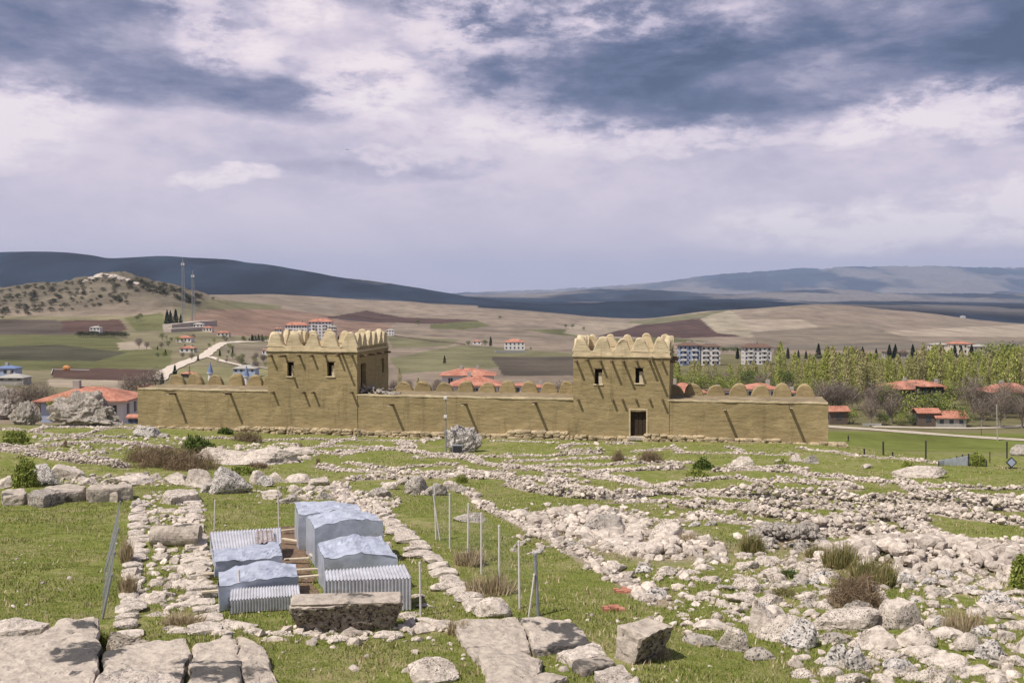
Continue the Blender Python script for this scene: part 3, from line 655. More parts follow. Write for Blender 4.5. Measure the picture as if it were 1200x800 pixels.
def footing(i, P, wd, ht, ss, lab):
    g = np.random.default_rng(500 + i); C = []; S = []
    for a, b in zip(P[:-1], P[1:]):
        L = (b - a).length; t = Vector((-(b - a).y, (b - a).x, 0)).normalized()
        lay = max(1, int(round(ht / (ss * .62))))
        n = int(L * wd / (ss * ss) * 1.25 * (1 + (lay - 1) * .55) * 1.1) + 1
        for _ in range(n):
            u = g.uniform(0, 1); o_ = np.clip(g.normal(0, .30), -.55, .55) if g.random() < .45 else g.uniform(-.5, .5)
            p = a.lerp(b, u) + t * (o_ * wd) + t * (.15 * math.sin((a.x + u * L) * 1.3))
            s = ss * g.choice([.20, .30, .42, .60], p=[.34, .38, .22, .06]) * g.uniform(.85, 1.15)
            C.append((p.x, p.y, o_)); S.append((s * g.uniform(.8, 1.35), s * g.uniform(.8, 1.2), s * g.uniform(.55, .85)))
    C = np.array(C); S = np.array(S); near = P[0].y < 56; sm = S[:, 0] / 1.07
    top = ht * (.35 + .75 * vn2(C[:, 0] * .55, C[:, 1] * .55, 3)) * (1 - .9 * np.abs(C[:, 2]))
    C[:, 2] = ground_z(C[:, 0], C[:, 1]) + g.uniform(0, 1, len(C)) ** .6 * np.maximum(top - sm * .3, 0) + sm * .15
    me = scatter_mesh('ruined_wall_footing', C, S, 2 if near else 1, i)
    # earth and gravel core that holds the stones together
    Q = []
    for a, b in zip(P[:-1], P[1:]):
        n_ = max(1, int((b - a).length / .6)); Q += [a.lerp(b, k_ / n_) for k_ in range(n_)]
    Q.append(P[-1]); vs = []
    for k_, q in enumerate(Q):
        d = Q[min(k_ + 1, len(Q) - 1)] - Q[max(k_ - 1, 0)]; t = Vector((-d.y, d.x, 0)).normalized()
        for o_, hh_ in ((-.5, -.06), (-.3, .35), (0, .5), (.3, .35), (.5, -.06)):
            r = q + t * (o_ * wd * .9); vs.append((r.x, r.y, hh_ if 0 < k_ < len(Q) - 1 else -.06))
    vs = np.array(vs); hh_ = vs[:, 2].copy(); vs[:, 2] = ground_z(vs[:, 0], vs[:, 1]) + np.where(hh_ > 0, hh_ * ht * .7 * (.5 + vn2(vs[:, 0] * 2, vs[:, 1] * 2, 4)) * .8, hh_)
    fs = [(k_ * 5 + j, k_ * 5 + j + 1, k_ * 5 + 6 + j, k_ * 5 + 5 + j) for k_ in range(len(Q) - 1) for j in range(4)]
    bm = bmesh.new(); bm.from_mesh(me); nb = [bm.verts.new(v_) for v_ in vs]; ff = []
    for f in fs:
        q_ = bm.faces.new([nb[j] for j in f]); q_.material_index = 1; ff.append(q_)
    for q_ in ff:
        q_.normal_update()
        if q_.normal.z < 0: q_.normal_flip()
    bm.to_mesh(me); bm.free(); me.materials.append(M['rubble']); me.materials.append(M['rubblecore'])
    return tag(link('ruined_wall_footing', me, M['rubble']), lab, 'ruined wall')
for i, (P, wd, ht, ss, lab) in enumerate(FW): footing(i, P, wd, ht, ss, lab)
heap_lab = ['tumbled cairn of dark faced stones right of centre', 'broad mound of grey rubble in the right middle ground', 'round rubble mound at the right edge below the oblong lawn',
            'bank of broken bedrock above the diagonal footing', 'bank of broken bedrock right of the diagonal footing']
for i, (hx, hy, a, b, hh) in enumerate(HEAPS):
    g = np.random.default_rng(900 + i); q = gp(hx, hy); n = int(a * b * (48 if i < 1 else 30 if i < 3 else 22)); C = []; S = []
    for _ in range(n):
        r = math.sqrt(g.uniform(0, 1)); th = g.uniform(0, 2 * math.pi); x = q.x + a * r * math.cos(th); y = q.y + b * r * math.sin(th)
        s = g.choice([.09, .15, .22, .36], p=[.25, .4, .25, .10]) * (1.0 if i else .8)
        C.append((x, y, hh * (1 - r * r) * g.uniform(.5, 1))); S.append((s * 1.15, s, s * .75))
    C = np.array(C); C[:, 2] += ground_z(C[:, 0], C[:, 1])
    me = scatter_mesh('rubble_mound', C, np.array(S), 2, 40 + i); tag(link('rubble_mound', me, M['rubble'] if i else M['grey']), heap_lab[i], 'rubble')

# ------------------------------------------------------------------ single boulders
ROCKN = [0]
def boulder(px, base, w_, h_, label, group=None, m='lime', lvl=4, deep=.8, rough=.10, soft=0.0, seed=None, name='limestone_boulder', lo=.42, yaw=None, facets=9, cat='boulder'):
    nsc = 2.2; ROCKN[0] += 1; sd_ = seed if seed is not None else ROCKN[0] * 7 + 11
    q = gp(px, base); ppm = F / q.y; W = w_ / ppm; D = W * deep * .78; sl = (base - 350) / F
    H = max(.2 * W, h_ / ppm - sl * D * .30)
    if name == 'rock_outcrop' and h_ > 20: D *= .7; H = h_ / ppm * 1.12; soft = 0; lo = .6; facets = 16; rough = .30; nsc = 3.4
    Pm, T = rock_shape(lvl, sd_, rough, facets, lo, soft, nsc)
    pz = Pm[:, 2]; Pm = np.stack([Pm[:, 0] * (1 - .14 * pz), Pm[:, 1] * (1 - .14 * pz), np.where(pz < 0, pz * .45, pz)], 1); Pm[:, 2] = (Pm[:, 2] + .45) / 1.45 * 2 - 1
    if h_ >= 19 and name == 'limestone_boulder': H *= 1.18
    sink = .15
    V = Pm * np.array([W / 2, D / 2, H / 2 * (1 + sink)])
    V[:, 2] += H / 2 * (1 - sink)
    cx, cy = q.x * (1 + D / 2 / q.y), q.y + D * .45
    o = link(name, npmesh(name, V, T, lvl >= 4), M[m], None, (cx, cy, gz(cx, cy) - .02)); 
    if lvl >= 4: o.data.polygons.foreach_set('use_smooth', [False] * len(T))
    if yaw: o.rotation_euler[2] = yaw
    return tag(o, label, cat, group)
B = boulder
g1 = 'boulders piled in the lower right foreground'
B(895,743,38,36,'tall cracked white boulder behind the tilted slab in the right foreground',None,'lime')
B(918,752,62,28,'large tilted boulder with a dark crack, in the right foreground pile',None,'lime',lo=.42)
B(936,760,46,32,'knobbly pitted boulder leaning on the tilted one, right foreground',None,'pitted',rough=.2)
B(990,739,90,26,'broad flat topped slab boulder, right foreground',None,'lime',lo=.35,deep=.6,soft=.1)
B(976,754,36,14,'low grey boulder under the front edge of the broad flat slab',None,'grey')
B(979,782,30,27,'round black speckled boulder near the bottom, left of the pile centre',None,'pitted',rough=.2)
B(858,764,38,28,'pale pointed boulder with a dark hollow, left of the rounded cobble',None,'lime')
B(890,774,38,17,'smooth rounded grey cobble lying on the lawn, right foreground',None,'grey',soft=.5,rough=.07)
B(818,756,44,15,'low lichen covered boulder right of the black faced block',None,'grey')
B(836,739,50,8,'flat stone lying behind the pale pointed boulder',None,'lime',lo=.4)
B(1000,802,44,18,'pale boulder cut by the bottom edge, below the speckled one',None,'lime')
B(1052,737,54,32,'big angular smooth sided boulder standing above the right foreground pile',None,'lime',lo=.45,facets=7,rough=.07)
B(1022,762,60,26,'wide low white boulder left of the pile centre, right foreground',None,'lime')
B(1070,760,50,26,'white humped boulder in the middle of the right foreground pile',None,'lime')
B(1103,735,30,15,'small dark topped boulder right of the big angular one',None,'pitted')
B(1106,749,48,15,'long low boulder right of the humped white one',None,'lime')
B(1134,764,36,21,'smooth tan boulder at the right of the foreground pile',None,'lime',soft=.4,rough=.06)
B(1158,774,38,23,'dark speckled blocky boulder near the right edge',None,'pitted',rough=.18)
B(1192,782,36,15,'flat white boulder cut by the right edge near the bottom',None,'lime')
B(1045,773,50,11,'long flat boulder under the wide white one, right foreground',None,'lime')
B(1053,790,42,19,'black and white speckled boulder low in the right foreground pile',None,'pitted',rough=.2)
B(1082,770,56,10,'thin slab with moss in its hollow, right foreground pile',None,'lime')
B(1107,783,60,11,'long thin slab pointing right, lower right foreground',None,'lime',lo=.4)
B(1084,801,25,18,'upright pale boulder cut by the bottom edge, left of its twin',None,'lime')
B(1106,803,25,17,'pale boulder cut by the bottom edge, right of its twin',None,'lime')
B(1142,791,38,13,'white boulder with a soft dome alone on grass, lower right',None,'lime')
B(1168,802,28,13,'pointed white boulder cut by the bottom edge near the right corner',None,'lime')
B(1004,786,32,30,'heavily pitted boulder left of the lower right pile',None,'pitted',rough=.2)
B(1172,739,16,11,'small round stone on top of the rocks at the right edge',None,'grey')
B(1150,747,30,17,'grassy dark boulder behind the smooth tan one',None,'pitted')
B(1178,750,26,14,'middle sized boulder near the right edge under the small round stone',None,'lime')
B(1197,766,26,20,'white boulder cut by the right edge',None,'lime')
B(1172,714,54,19,'large rough boulder at the right edge above the lower lawn',None,'pitted',rough=.18)
B(727,641,52,13,'wide smooth pale boulder on the broken bedrock, right of the fence',None,'lime',soft=.2)
B(706,626,54,22,'dark hollowed boulder at the top of the broken bedrock',None,'grey')
B(755,650,52,16,'long white boulder on the broken bedrock',None,'lime')
B(782,636,46,21,'rough white boulder at the right end of the broken bedrock',None,'lime')
B(748,628,42,16,'grey white boulder behind the long one on the broken bedrock',None,'lime')
B(783,645,18,9,'small domed boulder below the rough white one',None,'lime')
B(643,632,26,12,'plump boulder on the diagonal footing beside the fenced lawn',None,'lime')
B(550,612,40,13,'low domed boulder lying on the fenced lawn',None,'grey',soft=.3)
B(577,724,46,23,'cubic boulder at the end of the paving stones behind the slab platform',None,'lime',lo=.55,facets=7,soft=.1)
B(507,803,66,29,'white pyramid shaped boulder at the bottom centre',None,'lime',lo=.45)
B(542,531,50,30,'big grey outcrop boulder beside the lamp pole',None,'pitted',rough=.2,name='rock_outcrop',lvl=5,cat='rock outcrop')
B(101,500,92,38,'massive grey outcrop in front of the red roofed white house',None,'grey',rough=.22,name='rock_outcrop',lvl=5,cat='rock outcrop')
B(8,492,58,36,'grey outcrop cut by the left edge of the picture',None,'grey',rough=.22,name='rock_outcrop',lvl=5,cat='rock outcrop')
B(30,498,40,26,'broken grey rocks between the two left outcrops',None,'grey',rough=.2,name='rock_outcrop',lvl=5,cat='rock outcrop')
B(172,512,34,15,'grey boulder in front of the left corner of the fortress',None,'pitted',rough=.2)
B(192,513,14,6,'small dark rock right of the boulder at the fortress corner',None,'grey')
B(870,546,26,13,'smooth white boulder on the lawn at right below the curtain',None,'lime',soft=.3)
B(933,541,17,9,'left of two pale boulders below the right end of the fortress',None,'lime')
B(950,543,22,11,'right of two pale boulders below the right end of the fortress',None,'grey')
B(912,543,10,6,'small stone left of the two pale boulders below the fortress end',None,'lime')
B(1080,560,70,11,'long flat bedrock shelf on the lawn at right',None,'lime',lvl=5,deep=.6,name='rock_outcrop',cat='rock outcrop')
B(1017,549,14,6,'pale low rock on the right lawn left of the bedrock shelf',None,'lime')
B(1198,534,30,14,'rocky hummock at the right edge above the warning sign',None,'grey',name='rock_outcrop',cat='rock outcrop')
B(300,545,100,20,'wide flat bedrock shelf between brown shrub and middle ground',None,'lime',lvl=5,deep=.55,rough=.16,name='rock_outcrop',cat='rock outcrop')
B(262,538,70,16,'flat bedrock shelf behind the green topped bush',None,'lime',lvl=5,deep=.55,rough=.16,name='rock_outcrop',cat='rock outcrop')
B(345,534,50,12,'upper right end of the flat bedrock shelf',None,'lime',lvl=4,deep=.6,rough=.16,name='rock_outcrop',cat='rock outcrop')
B(52,568,42,22,'round dark grey boulder right of the leafy bush at left',None,'pitted',rough=.18)
B(78,562,42,18,'pale peaked boulder behind the long stone blocks at left',None,'lime')
B(103,568,24,10,'low pale boulder behind the long stone blocks at left',None,'lime')
B(150,568,60,14,'broken pale rocks right of the long stone blocks',None,'lime')
B(5,572,30,16,'pale boulder cut by the left edge',None,'lime')
B(183,562,14,8,'small boulder above the stone walkway',None,'lime')
B(206,568,32,16,'pale boulder above the stone walkway, left of the row',None,'lime')
B(232,572,36,20,'round pale boulder above the stone walkway',None,'lime')
B(240,577,14,11,'small speckled rock under the round pale boulder',None,'pitted')
B(253,579,14,10,'small dark rock under the big overhanging boulder',None,'grey')
B(272,579,50,30,'big overhanging boulder with a black shadowed base',None,'pitted',rough=.17)
B(302,568,20,18,'pointed pale boulder right of the overhanging one',None,'lime')
B(312,570,22,14,'dark pitted boulder right of the pointed one',None,'pitted')
B(327,565,26,13,'square pale boulder in the boulder row',None,'lime')
B(350,566,34,12,'long pale boulder in the boulder row',None,'lime')
B(374,569,26,11,'last low boulder at the right of the boulder row',None,'lime')
B(345,577,16,10,'white egg shaped stone below the boulder row',None,'lime',soft=.4)
B(362,575,18,8,'flat white stone right of the egg shaped one',None,'lime')
B(387,575,20,7,'flat white stone furthest right below the boulder row',None,'lime')
B(318,585,28,12,'pair of fused pale rocks left behind the shelters',None,'lime')
B(338,590,30,11,'dark fronted low rock behind the blue shelters',None,'grey')
B(358,586,16,8,'small rock right of the dark fronted one behind the shelters',None,'lime')
B(380,585,22,11,'grey rock behind the right blue shelter',None,'grey')
B(445,583,30,13,'black fronted boulder behind the right shelters',None,'grey')
B(457,573,22,10,'flat pale boulder above the black fronted one',None,'lime')
B(472,568,18,9,'grey rock left of the dark round boulders',None,'lime')
B(488,579,30,20,'dark shadowed boulder in the centre of the boulder row',None,'grey')
B(511,581,28,17,'grey rounded boulder with a flat face in the centre',None,'grey',soft=.2)
B(528,575,24,13,'pale boulder above the first tall fence post',None,'lime')
B(543,578,20,12,'dark topped boulder right of the first tall fence post',None,'grey')
B(484,580,9,6,'small round stone at the foot of the dark boulder',None,'lime',lvl=3)
B(496,580,9,6,'second small round stone at the foot of the dark boulder',None,'lime',lvl=3)
MIDR = [(911,682,24,13),(884,695,22,13),(944,704,32,12),(975,709,30,10),(925,663,20,13),(943,668,28,11),(967,665,24,14),(946,676,22,11),(963,673,20,9),(900,662,34,12),(876,667,32,11),
 (870,654,24,8),(841,659,30,10),(825,668,26,9),(808,673,30,7),(833,683,30,9),(852,692,28,9),(873,688,34,13),(902,675,28,12),(935,685,32,10),(870,707,42,14),(902,710,36,15),(812,703,26,6),
 (828,703,16,6),(825,699,18,8),(756,664,20,8),(671,619,22,9),(623,623,22,9),(663,639,32,6),(608,606,30,10),(1070,679,22,14),(1068,690,16,8),(1092,683,16,12),(1105,688,26,9),(1133,681,22,9),
 (1118,696,26,10),(1145,698,26,8),(1158,688,30,10),(1180,684,24,12),(1190,698,30,9),(1072,702,12,5),(1083,706,10,5),(1095,707,13,6),(1116,703,12,5),(1010,697,20,8),(857,720,20,8),(800,722,16,5)]
for (a, b, c, d) in MIDR: mm_ = 'grey' if (a * 7 + b) % 5 < 2 else 'lime'; B(a, b, c, d, rlabel(a, b, c, d, mm_, 'rock', NEARL), 'rocks of the right middle strip' if a < 985 else 'rocks below the rubble mounds', mm_, 4, name='limestone_rock', cat='rock', rough=.16)
# loose rocks on the lawns and around: individuals where they show largest, the rest as one rubble cover
g = np.random.default_rng(77); placed = 0
def zone(px, py):
    """how stony the place is (0..1)"""
    v_ = 0
    if px > 760 and 640 < py < 730: v_ = .9
    if px > 930 and py >= 725: v_ = .38
    if 600 < px < 1000 and 590 < py < 650: v_ = .55
    if 690 < px < 860 and 650 < py < 740 and (py - 650) < (px - 690) * .9: v_ = .6
    if py > 760 and 760 < px < 930: v_ = .03
    if px > 760 and py > 765: v_ = max(v_, .2 if px > 950 else 0)
    return v_
while placed < 170:
    px, py = g.uniform(600, 1200), g.uniform(592, 798)
    if g.random() > zone(px, py) or (705 < px < 815 and py > 715): continue
    q = gp(px, py); s = g.choice([.14, .2, .3, .42], p=[.3, .35, .25, .1]); c_ = F / q.y * s * 2
    mm_ = ('lime', 'grey', 'pitted')[g.integers(0, 3)] if py < 720 else 'lime'
    B(px, py, c_, c_ * .45, rlabel(px, py, c_, c_ * .45, mm_, 'loose stone', NEARL), 'loose stones, ' + ('lower right' if py > 722 else 'right strip' if py > 650 else 'upper right'), mm_, 3, name='loose_stone', cat='stone', deep=.85)
    placed += 1
C = []; S = []
def addst(x, y, s, zf=.15): C.append((x, y, s * zf)); S.append((s * g.uniform(.8, 1.3), s * g.uniform(.8, 1.2), s * g.uniform(.45, .8)))
n = 0
while n < 1500:
    px, py = g.uniform(590, 1210), g.uniform(588, 805)
    if g.random() > zone(px, py) ** 1.2: continue
    q = gp(px, py); addst(q.x, q.y, g.choice([.05, .08, .12, .2], p=[.35, .35, .2, .1])); n += 1
for i in range(420):      # collapse debris beside the footings
    P, wd, ht, ss, lab = FW[g.integers(0, len(FW))]; kk = g.integers(0, len(P) - 1); a, b = P[kk], P[kk + 1]
    p = a.lerp(b, g.uniform(0, 1)); r = abs(g.normal(0, wd * .5 + .5)); th = g.uniform(0, 2 * math.pi)
    addst(p.x + r * math.cos(th), p.y + r * math.sin(th) * 1.5, g.choice([.07, .11, .16, .24], p=[.3, .35, .25, .1]))
for i in range(1100):       # thin sprinkle on all the grass
    y = math.exp(g.uniform(math.log(23), math.log(95))); x = g.uniform(-.58, .58) * y
    if fbm2(np.array([x / 5]), np.array([y / 5]), 3, 8)[0] > .47: addst(x, y, g.choice([.03, .05, .08, .13], p=[.4, .3, .2, .1]))
for (a, b, rx, ry, k_) in [(300,533,75,12,420),(120,520,110,12,260),(160,563,90,7,200),(430,588,40,12,260),(350,578,60,8,70),(200,600,42,26,160),(440,620,30,26,70),(430,745,160,12,90),(690,605,70,12,160),(200,660,45,60,260),(680,620,60,16,260)]:
    for i in range(k_):
        th = g.uniform(0, 6.283); r = math.sqrt(g.uniform(0, 1)); q = gp(a + rx * r * math.cos(th), b + ry * r * math.sin(th)); addst(q.x, q.y, g.choice([.06, .1, .15, .24], p=[.25, .35, .28, .12]))
C = np.array(C); C[:, 2] += ground_z(C[:, 0], C[:, 1])
me = scatter_mesh('scattered_rubble', C, np.array(S), 1, 5); tag(link('scattered_rubble', me, M['rubble']), 'small pale rubble scattered over the whole ruin field', 'rubble', None, 'stuff')

# ------------------------------------------------------------------ dressed slabs and blocks
def slab(name, poly, lift, thick, label, cat, m='block', group=None, rough=.06, sub=.16, tops=None, bev=.09):
    """poly: outline of the top face in the photograph; it gets its real height lift above the ground"""
    P = [gp(x, y, lift) for x, y in poly]; c = sum(P, Vector()) / len(P)
    bm = bmesh.new(); zb = [gz(p.x, p.y) - .15 for p in P]; zt = c.z if tops is None else None
    vs = [bm.verts.new(((p.x - c.x), (p.y - c.y), ((p.z * .5 + c.z * .5) - c.z))) for p in P]
    f = bm.faces.new(vs)
    if f.normal.z < 0: bmesh.ops.reverse_faces(bm, faces=[f])
    r = bmesh.ops.extrude_face_region(bm, geom=[f]); nv = [e for e in r['geom'] if isinstance(e, bmesh.types.BMVert)]
    # new verts become the bottom
    bm.faces.ensure_lookup_table()
    for v_ in nv: v_.co.z -= thick
    bmesh.ops.recalc_face_normals(bm, faces=bm.faces)
    if bev: bmesh.ops.bevel(bm, geom=bm.edges[:], offset=bev, segments=2, affect='EDGES', profile=.6)
    bmesh.ops.triangulate(bm, faces=bm.faces)
    for _ in range(6):
        es = [e for e in bm.edges if e.calc_length() > sub]
        if not es: break
        bmesh.ops.subdivide_edges(bm, edges=es, cuts=1, use_grid_fill=False); bmesh.ops.triangulate(bm, faces=[q for q in bm.faces if len(q.verts) > 3])
    A = np.array([v_.co[:] for v_ in bm.verts]); W = A + np.array(c[:])
    nz = np.stack([fbm3(W * 1.7 + 9 * k_, 4, 3 + k_) - .5 for k_ in range(3)], -1) * rough * 4 + np.stack([fbm3(W * 7 + 9 * k_, 3, 13 + k_) - .5 for k_ in range(3)], -1) * rough * 1.6
    for v_, d_ in zip(bm.verts, nz): v_.co += Vector(d_)
    me = bpy.data.meshes.new(name); bm.to_mesh(me); bm.free()
    return tag(link(name, me, M[m], None, c), label, cat, group)
S_ = slab
# lower left: long moulded blocks
S_('stone_block', [(-30,752),(60,742),(115,737),(118,725),(84,727),(56,742),(-30,746)], .5, .65, 'long weathered block with a rounded ridge in the lower left corner', 'stone block', 'block')
S_('stone_block', [(-30,812),(108,800),(117,752),(112,726),(70,728),(45,746),(-30,752)], .46, .6, 'big block with a dark damp patch in the lower left corner', 'stone block', 'stained')
S_('stone_block', [(-30,738),(50,736),(62,728),(40,724),(-30,722)], .45, .6, 'thin slab edge behind the corner blocks at left', 'stone block', 'lime')
S_('stone_slab', [(122,760),(220,751),(222,768),(210,800),(196,812),(112,812)], .3, .4, 'large worn slab with dark stain beside the corner block', 'stone slab', 'stained')
S_('stone_slab', [(226,760),(272,745),(282,770),(284,812),(214,812),(222,786)], .28, .4, 'square slab with a dark blue stain at the bottom left', 'stone slab', 'stained')
S_('stone_slab', [(277,748),(312,758),(330,812),(288,812)], .28, .4, 'narrow slab at the right end of the bottom left paving', 'stone slab', 'block')
S_('stone_slab', [(128,738),(182,751),(130,757)], .40, .4, 'dark triangular slab between the corner block and the walkway', 'stone slab', 'darkblock')
S_('stone_slab', [(112,790),(150,779),(200,790),(225,812),(98,812)], .45, .5, 'humped pale slab at the bottom edge of the left paving', 'stone slab', 'lime')
# platform at bottom centre
S_('stone_slab', [(529,728),(607,723),(624,759),(557,766)], .22, .4, 'pale slab at the upper left corner of the paved platform', 'stone slab', 'block')
S_('stone_slab', [(609,723),(668,725),(694,751),(627,759)], .22, .4, 'slab with a black stain at the upper right corner of the platform', 'stone slab', 'stained')
S_('stone_slab', [(558,768),(606,762),(634,770),(628,812),(583,812)], .20, .4, 'long slab along the left edge of the paved platform', 'stone slab', 'block')
S_('stone_slab', [(650,764),(694,753),(712,763),(672,774)], .20, .3, 'thin slab on the right edge of the platform, uppermost of the small ones', 'stone slab', 'lime')
S_('stone_slab', [(668,776),(714,764),(724,776),(680,784)], .19, .3, 'oval stained slab on the right edge of the platform', 'stone slab', 'block')
S_('stone_slab', [(692,786),(728,778),(742,788),(706,796)], .18, .3, 'pale slab on the right edge of the platform, second from the bottom', 'stone slab', 'lime')
S_('stone_slab', [(696,812),(712,796),(746,790),(762,812)], .18, .3, 'pale slab at the lower right tip of the platform', 'stone slab', 'lime')
S_('stone_slab', [(600,795),(640,786),(668,790),(650,798),(610,806)], .18, .3, 'mossy sunken slab in the middle of the platform', 'stone slab', 'block')
# long blocks left
S_('stone_block', [(2,576),(8,573),(26,572),(32,576),(28,579),(4,580)], .55, .7, 'short round cornered block at the left end of the block row', 'stone block', 'block', rough=.05, bev=.11)
S_('stone_block', [(32,578),(40,573),(62,572),(66,577),(50,581)], .6, .8, 'dark dome topped block second in the block row', 'stone block', 'grey', rough=.05, bev=.11)
S_('stone_block', [(52,570),(78,567),(101,570),(98,573),(66,576),(62,572)], .6, .8, 'long pale topped block third in the block row', 'stone block', 'block', rough=.05, bev=.11)
S_('stone_block', [(100,573),(106,568),(154,566),(156,570),(110,573)], .7, .85, 'longest pale topped block at the right end of the block row', 'stone block', 'block', rough=.05, bev=.11)
S_('stone_block', [(120,576),(128,573),(140,573),(138,577)], .5, .6, 'small block leaning in front of the longest one', 'stone block', 'block', rough=.05, bev=.11)
# walkway end blocks
S_('stone_block', [(190,577),(196,574),(230,573),(233,578),(200,581)], .45, .6, 'flat pale block at the far end of the stone walkway', 'stone block', 'lime')
S_('stone_block', [(154,586),(164,584),(166,588),(155,590)], .25, .4, 'small corner block at the far left end of the walkway', 'stone block', 'lime')

def edge_slabs(x0, y0, x1, y1, wpx0, wpx1, n, label, group, side, lift=.16, m='lime'):
    g = np.random.default_rng(n * 7 + int(x0)); ts = [0]
    tt = np.cumsum(g.uniform(.6, 1.4, n)); tt = tt / tt[-1]
    a = gp(x0, y0); b = gp(x1, y1); tt = np.concatenate([[0], tt])
    for i in range(n):
        p0 = a.lerp(b, tt[i] + .012); p1 = a.lerp(b, tt[i + 1] - .004); d = (b - a).normalized(); t = Vector((d.y, -d.x, 0)) * side
        if t.x * side < 0: t = -t
        wf = (wpx0 + (wpx1 - wpx0) * tt[i]) * g.uniform(.65, 1.2); wm = wf * p0.y / F
        o_ = g.uniform(-.12, .12)
        quad = [p0 + t * o_, p0 + t * (wm * g.uniform(.85, 1)), p1 + t * wm, p1 + t * (o_ + g.uniform(-.06, .06))]
        c = sum(quad, Vector()) / 4; L_ = (p1 - p0).length
        Pm, T = rock_shape(3, 3000 + i + int(x0), .10, 9, .55)
        ang_ = math.atan2(t.y, t.x); Vx = np.clip(Pm * 1.25, -1, 1) * np.array([wm / 2 * 1.0, L_ / 2 * .98, lift * .62])
        ca, sa = math.cos(ang_), math.sin(ang_); Vr = np.stack([Vx[:, 0] * ca - Vx[:, 1] * sa, Vx[:, 0] * sa + Vx[:, 1] * ca, Vx[:, 2] + lift * .35], 1)
        o = link('paving_stone', npmesh('paving_stone', Vr, T, False), M[m], None, (c.x, c.y, gz(c.x, c.y))); ci = c.x / c.y * F + 600; cj = 426.3 + 8508 / c.y; tag(o, label + ', ' + where(ci, cj, NEARL), 'paving stone', group)
edge_slabs(154,590,134,752,18,34,26,'flat stone, walkway left edge','left edge of the walkway',1)
edge_slabs(233,584,262,742,-20,-36,26,'flat stone, walkway right edge','right edge of the walkway',1)
edge_slabs(452,598,588,722,-20,-44,24,'flat stone, kerb beside the tall fence','kerb line beside the fence',1,.2)
edge_slabs(440,720,526,735,10,10,5,'flat stone in grass right of the trough','stones right of the trough',1,.12)
for i, (a, b, c, d) in enumerate([(278,737,50,9),(300,742,24,7),(330,745,34,6),(365,745,30,7),(322,751,34,5),(395,752,40,7),(425,745,30,6),(455,748,40,5),(262,744,30,8),(490,738,40,5),(480,722,30,6),(500,712,28,6),(488,700,22,5),
    (192,628,30,5),(205,668,34,6),(190,700,36,8),(212,712,34,8),(185,722,30,7),(205,738,30,7),(170,612,22,4),(196,600,24,4),(215,742,38,8),(250,728,30,8),(238,700,28,7)]):
    B(a, b, c, d, ('flat stone in grass before the shelters, ' if a > 258 else 'flat stone inside the walkway, ') + where(a, b, NEARL), 'stones before the shelters' if a > 258 else 'middle of the walkway', 'lime', 3, .5, name='paving_stone', cat='paving stone', lo=.4)

# cut block with black undercut face
def frustum_block(name, label, cat, front_l, front_r, py_base, hh, depth, under, m, loc_extra=0, rough=.04, yaw=0, side_in=0):
    a = gp(front_l, py_base); b = gp(front_r, py_base); W = (b - a).length; c = (a + b) / 2
    m_ = MB(); hw = W / 2
    vs = [(-hw + side_in, under, -.1), (hw - side_in, under, -.1), (hw - side_in, depth, -.1), (-hw + side_in, depth, -.1), (-hw, 0, hh), (hw, 0, hh), (hw, depth, hh * .97), (-hw, depth, hh * .97)]
    bm = bmesh.new(); V_ = [bm.verts.new(q) for q in vs]
    for f in [(0, 3, 2, 1), (4, 5, 6, 7), (0, 1, 5, 4), (1, 2, 6, 5), (2, 3, 7, 6), (3, 0, 4, 7)]: bm.faces.new([V_[i] for i in f])
    bmesh.ops.bevel(bm, geom=bm.edges[:], offset=.07, segments=2, affect='EDGES', profile=.6)
    bmesh.ops.triangulate(bm, faces=bm.faces)
    for _ in range(6):
        es = [e for e in bm.edges if e.calc_length() > .13]
        if not es: break
        bmesh.ops.subdivide_edges(bm, edges=es, cuts=1); bmesh.ops.triangulate(bm, faces=[q for q in bm.faces if len(q.verts) > 3])
    A = np.array([v_.co[:] for v_ in bm.verts])
    nz = np.stack([fbm3(A * 1.5 + 9 * k_, 4, 3 + k_) - .5 for k_ in range(3)], -1) * rough * 4 + np.stack([fbm3(A * 8 + 9 * k_, 3, 23 + k_) - .5 for k_ in range(3)], -1) * rough * 2
    for v_, d_ in zip(bm.verts, nz): v_.co += Vector(d_)
    bm.normal_update()
    for f in bm.faces: f.material_index = 1 if (f.normal.y < -.35 and f.normal.z < .45) else 0  # front faces get the darker stone: crust plus shade put into the colour
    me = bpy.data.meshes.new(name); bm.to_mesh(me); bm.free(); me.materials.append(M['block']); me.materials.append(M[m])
    o = link(name, me, None, None, (c.x, c.y, gz(c.x, c.y))); o.rotation_euler = (0, 0, math.atan2(b.y - a.y, b.x - a.x) + yaw); return tag(o, label, cat)
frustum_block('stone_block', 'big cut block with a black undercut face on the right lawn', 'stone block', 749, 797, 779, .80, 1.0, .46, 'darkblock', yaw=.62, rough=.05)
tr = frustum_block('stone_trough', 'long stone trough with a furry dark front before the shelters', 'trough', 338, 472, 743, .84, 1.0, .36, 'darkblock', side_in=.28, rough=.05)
# worn pale rim on the trough
a = gp(338, 743); b = gp(472, 743)
bm_ = MB(); W = (b - a).length
bm_.box(-W / 2 + .05, W / 2 - .05, .02, .94, .82, .89)
rim = bm_.build('rim', M['block'], tr, bevel=.03)
road('soil_strip', [(350,700),(347,680),(341,655),(336,635),(333,618)], 1.15, M['soil'], .03, .5)
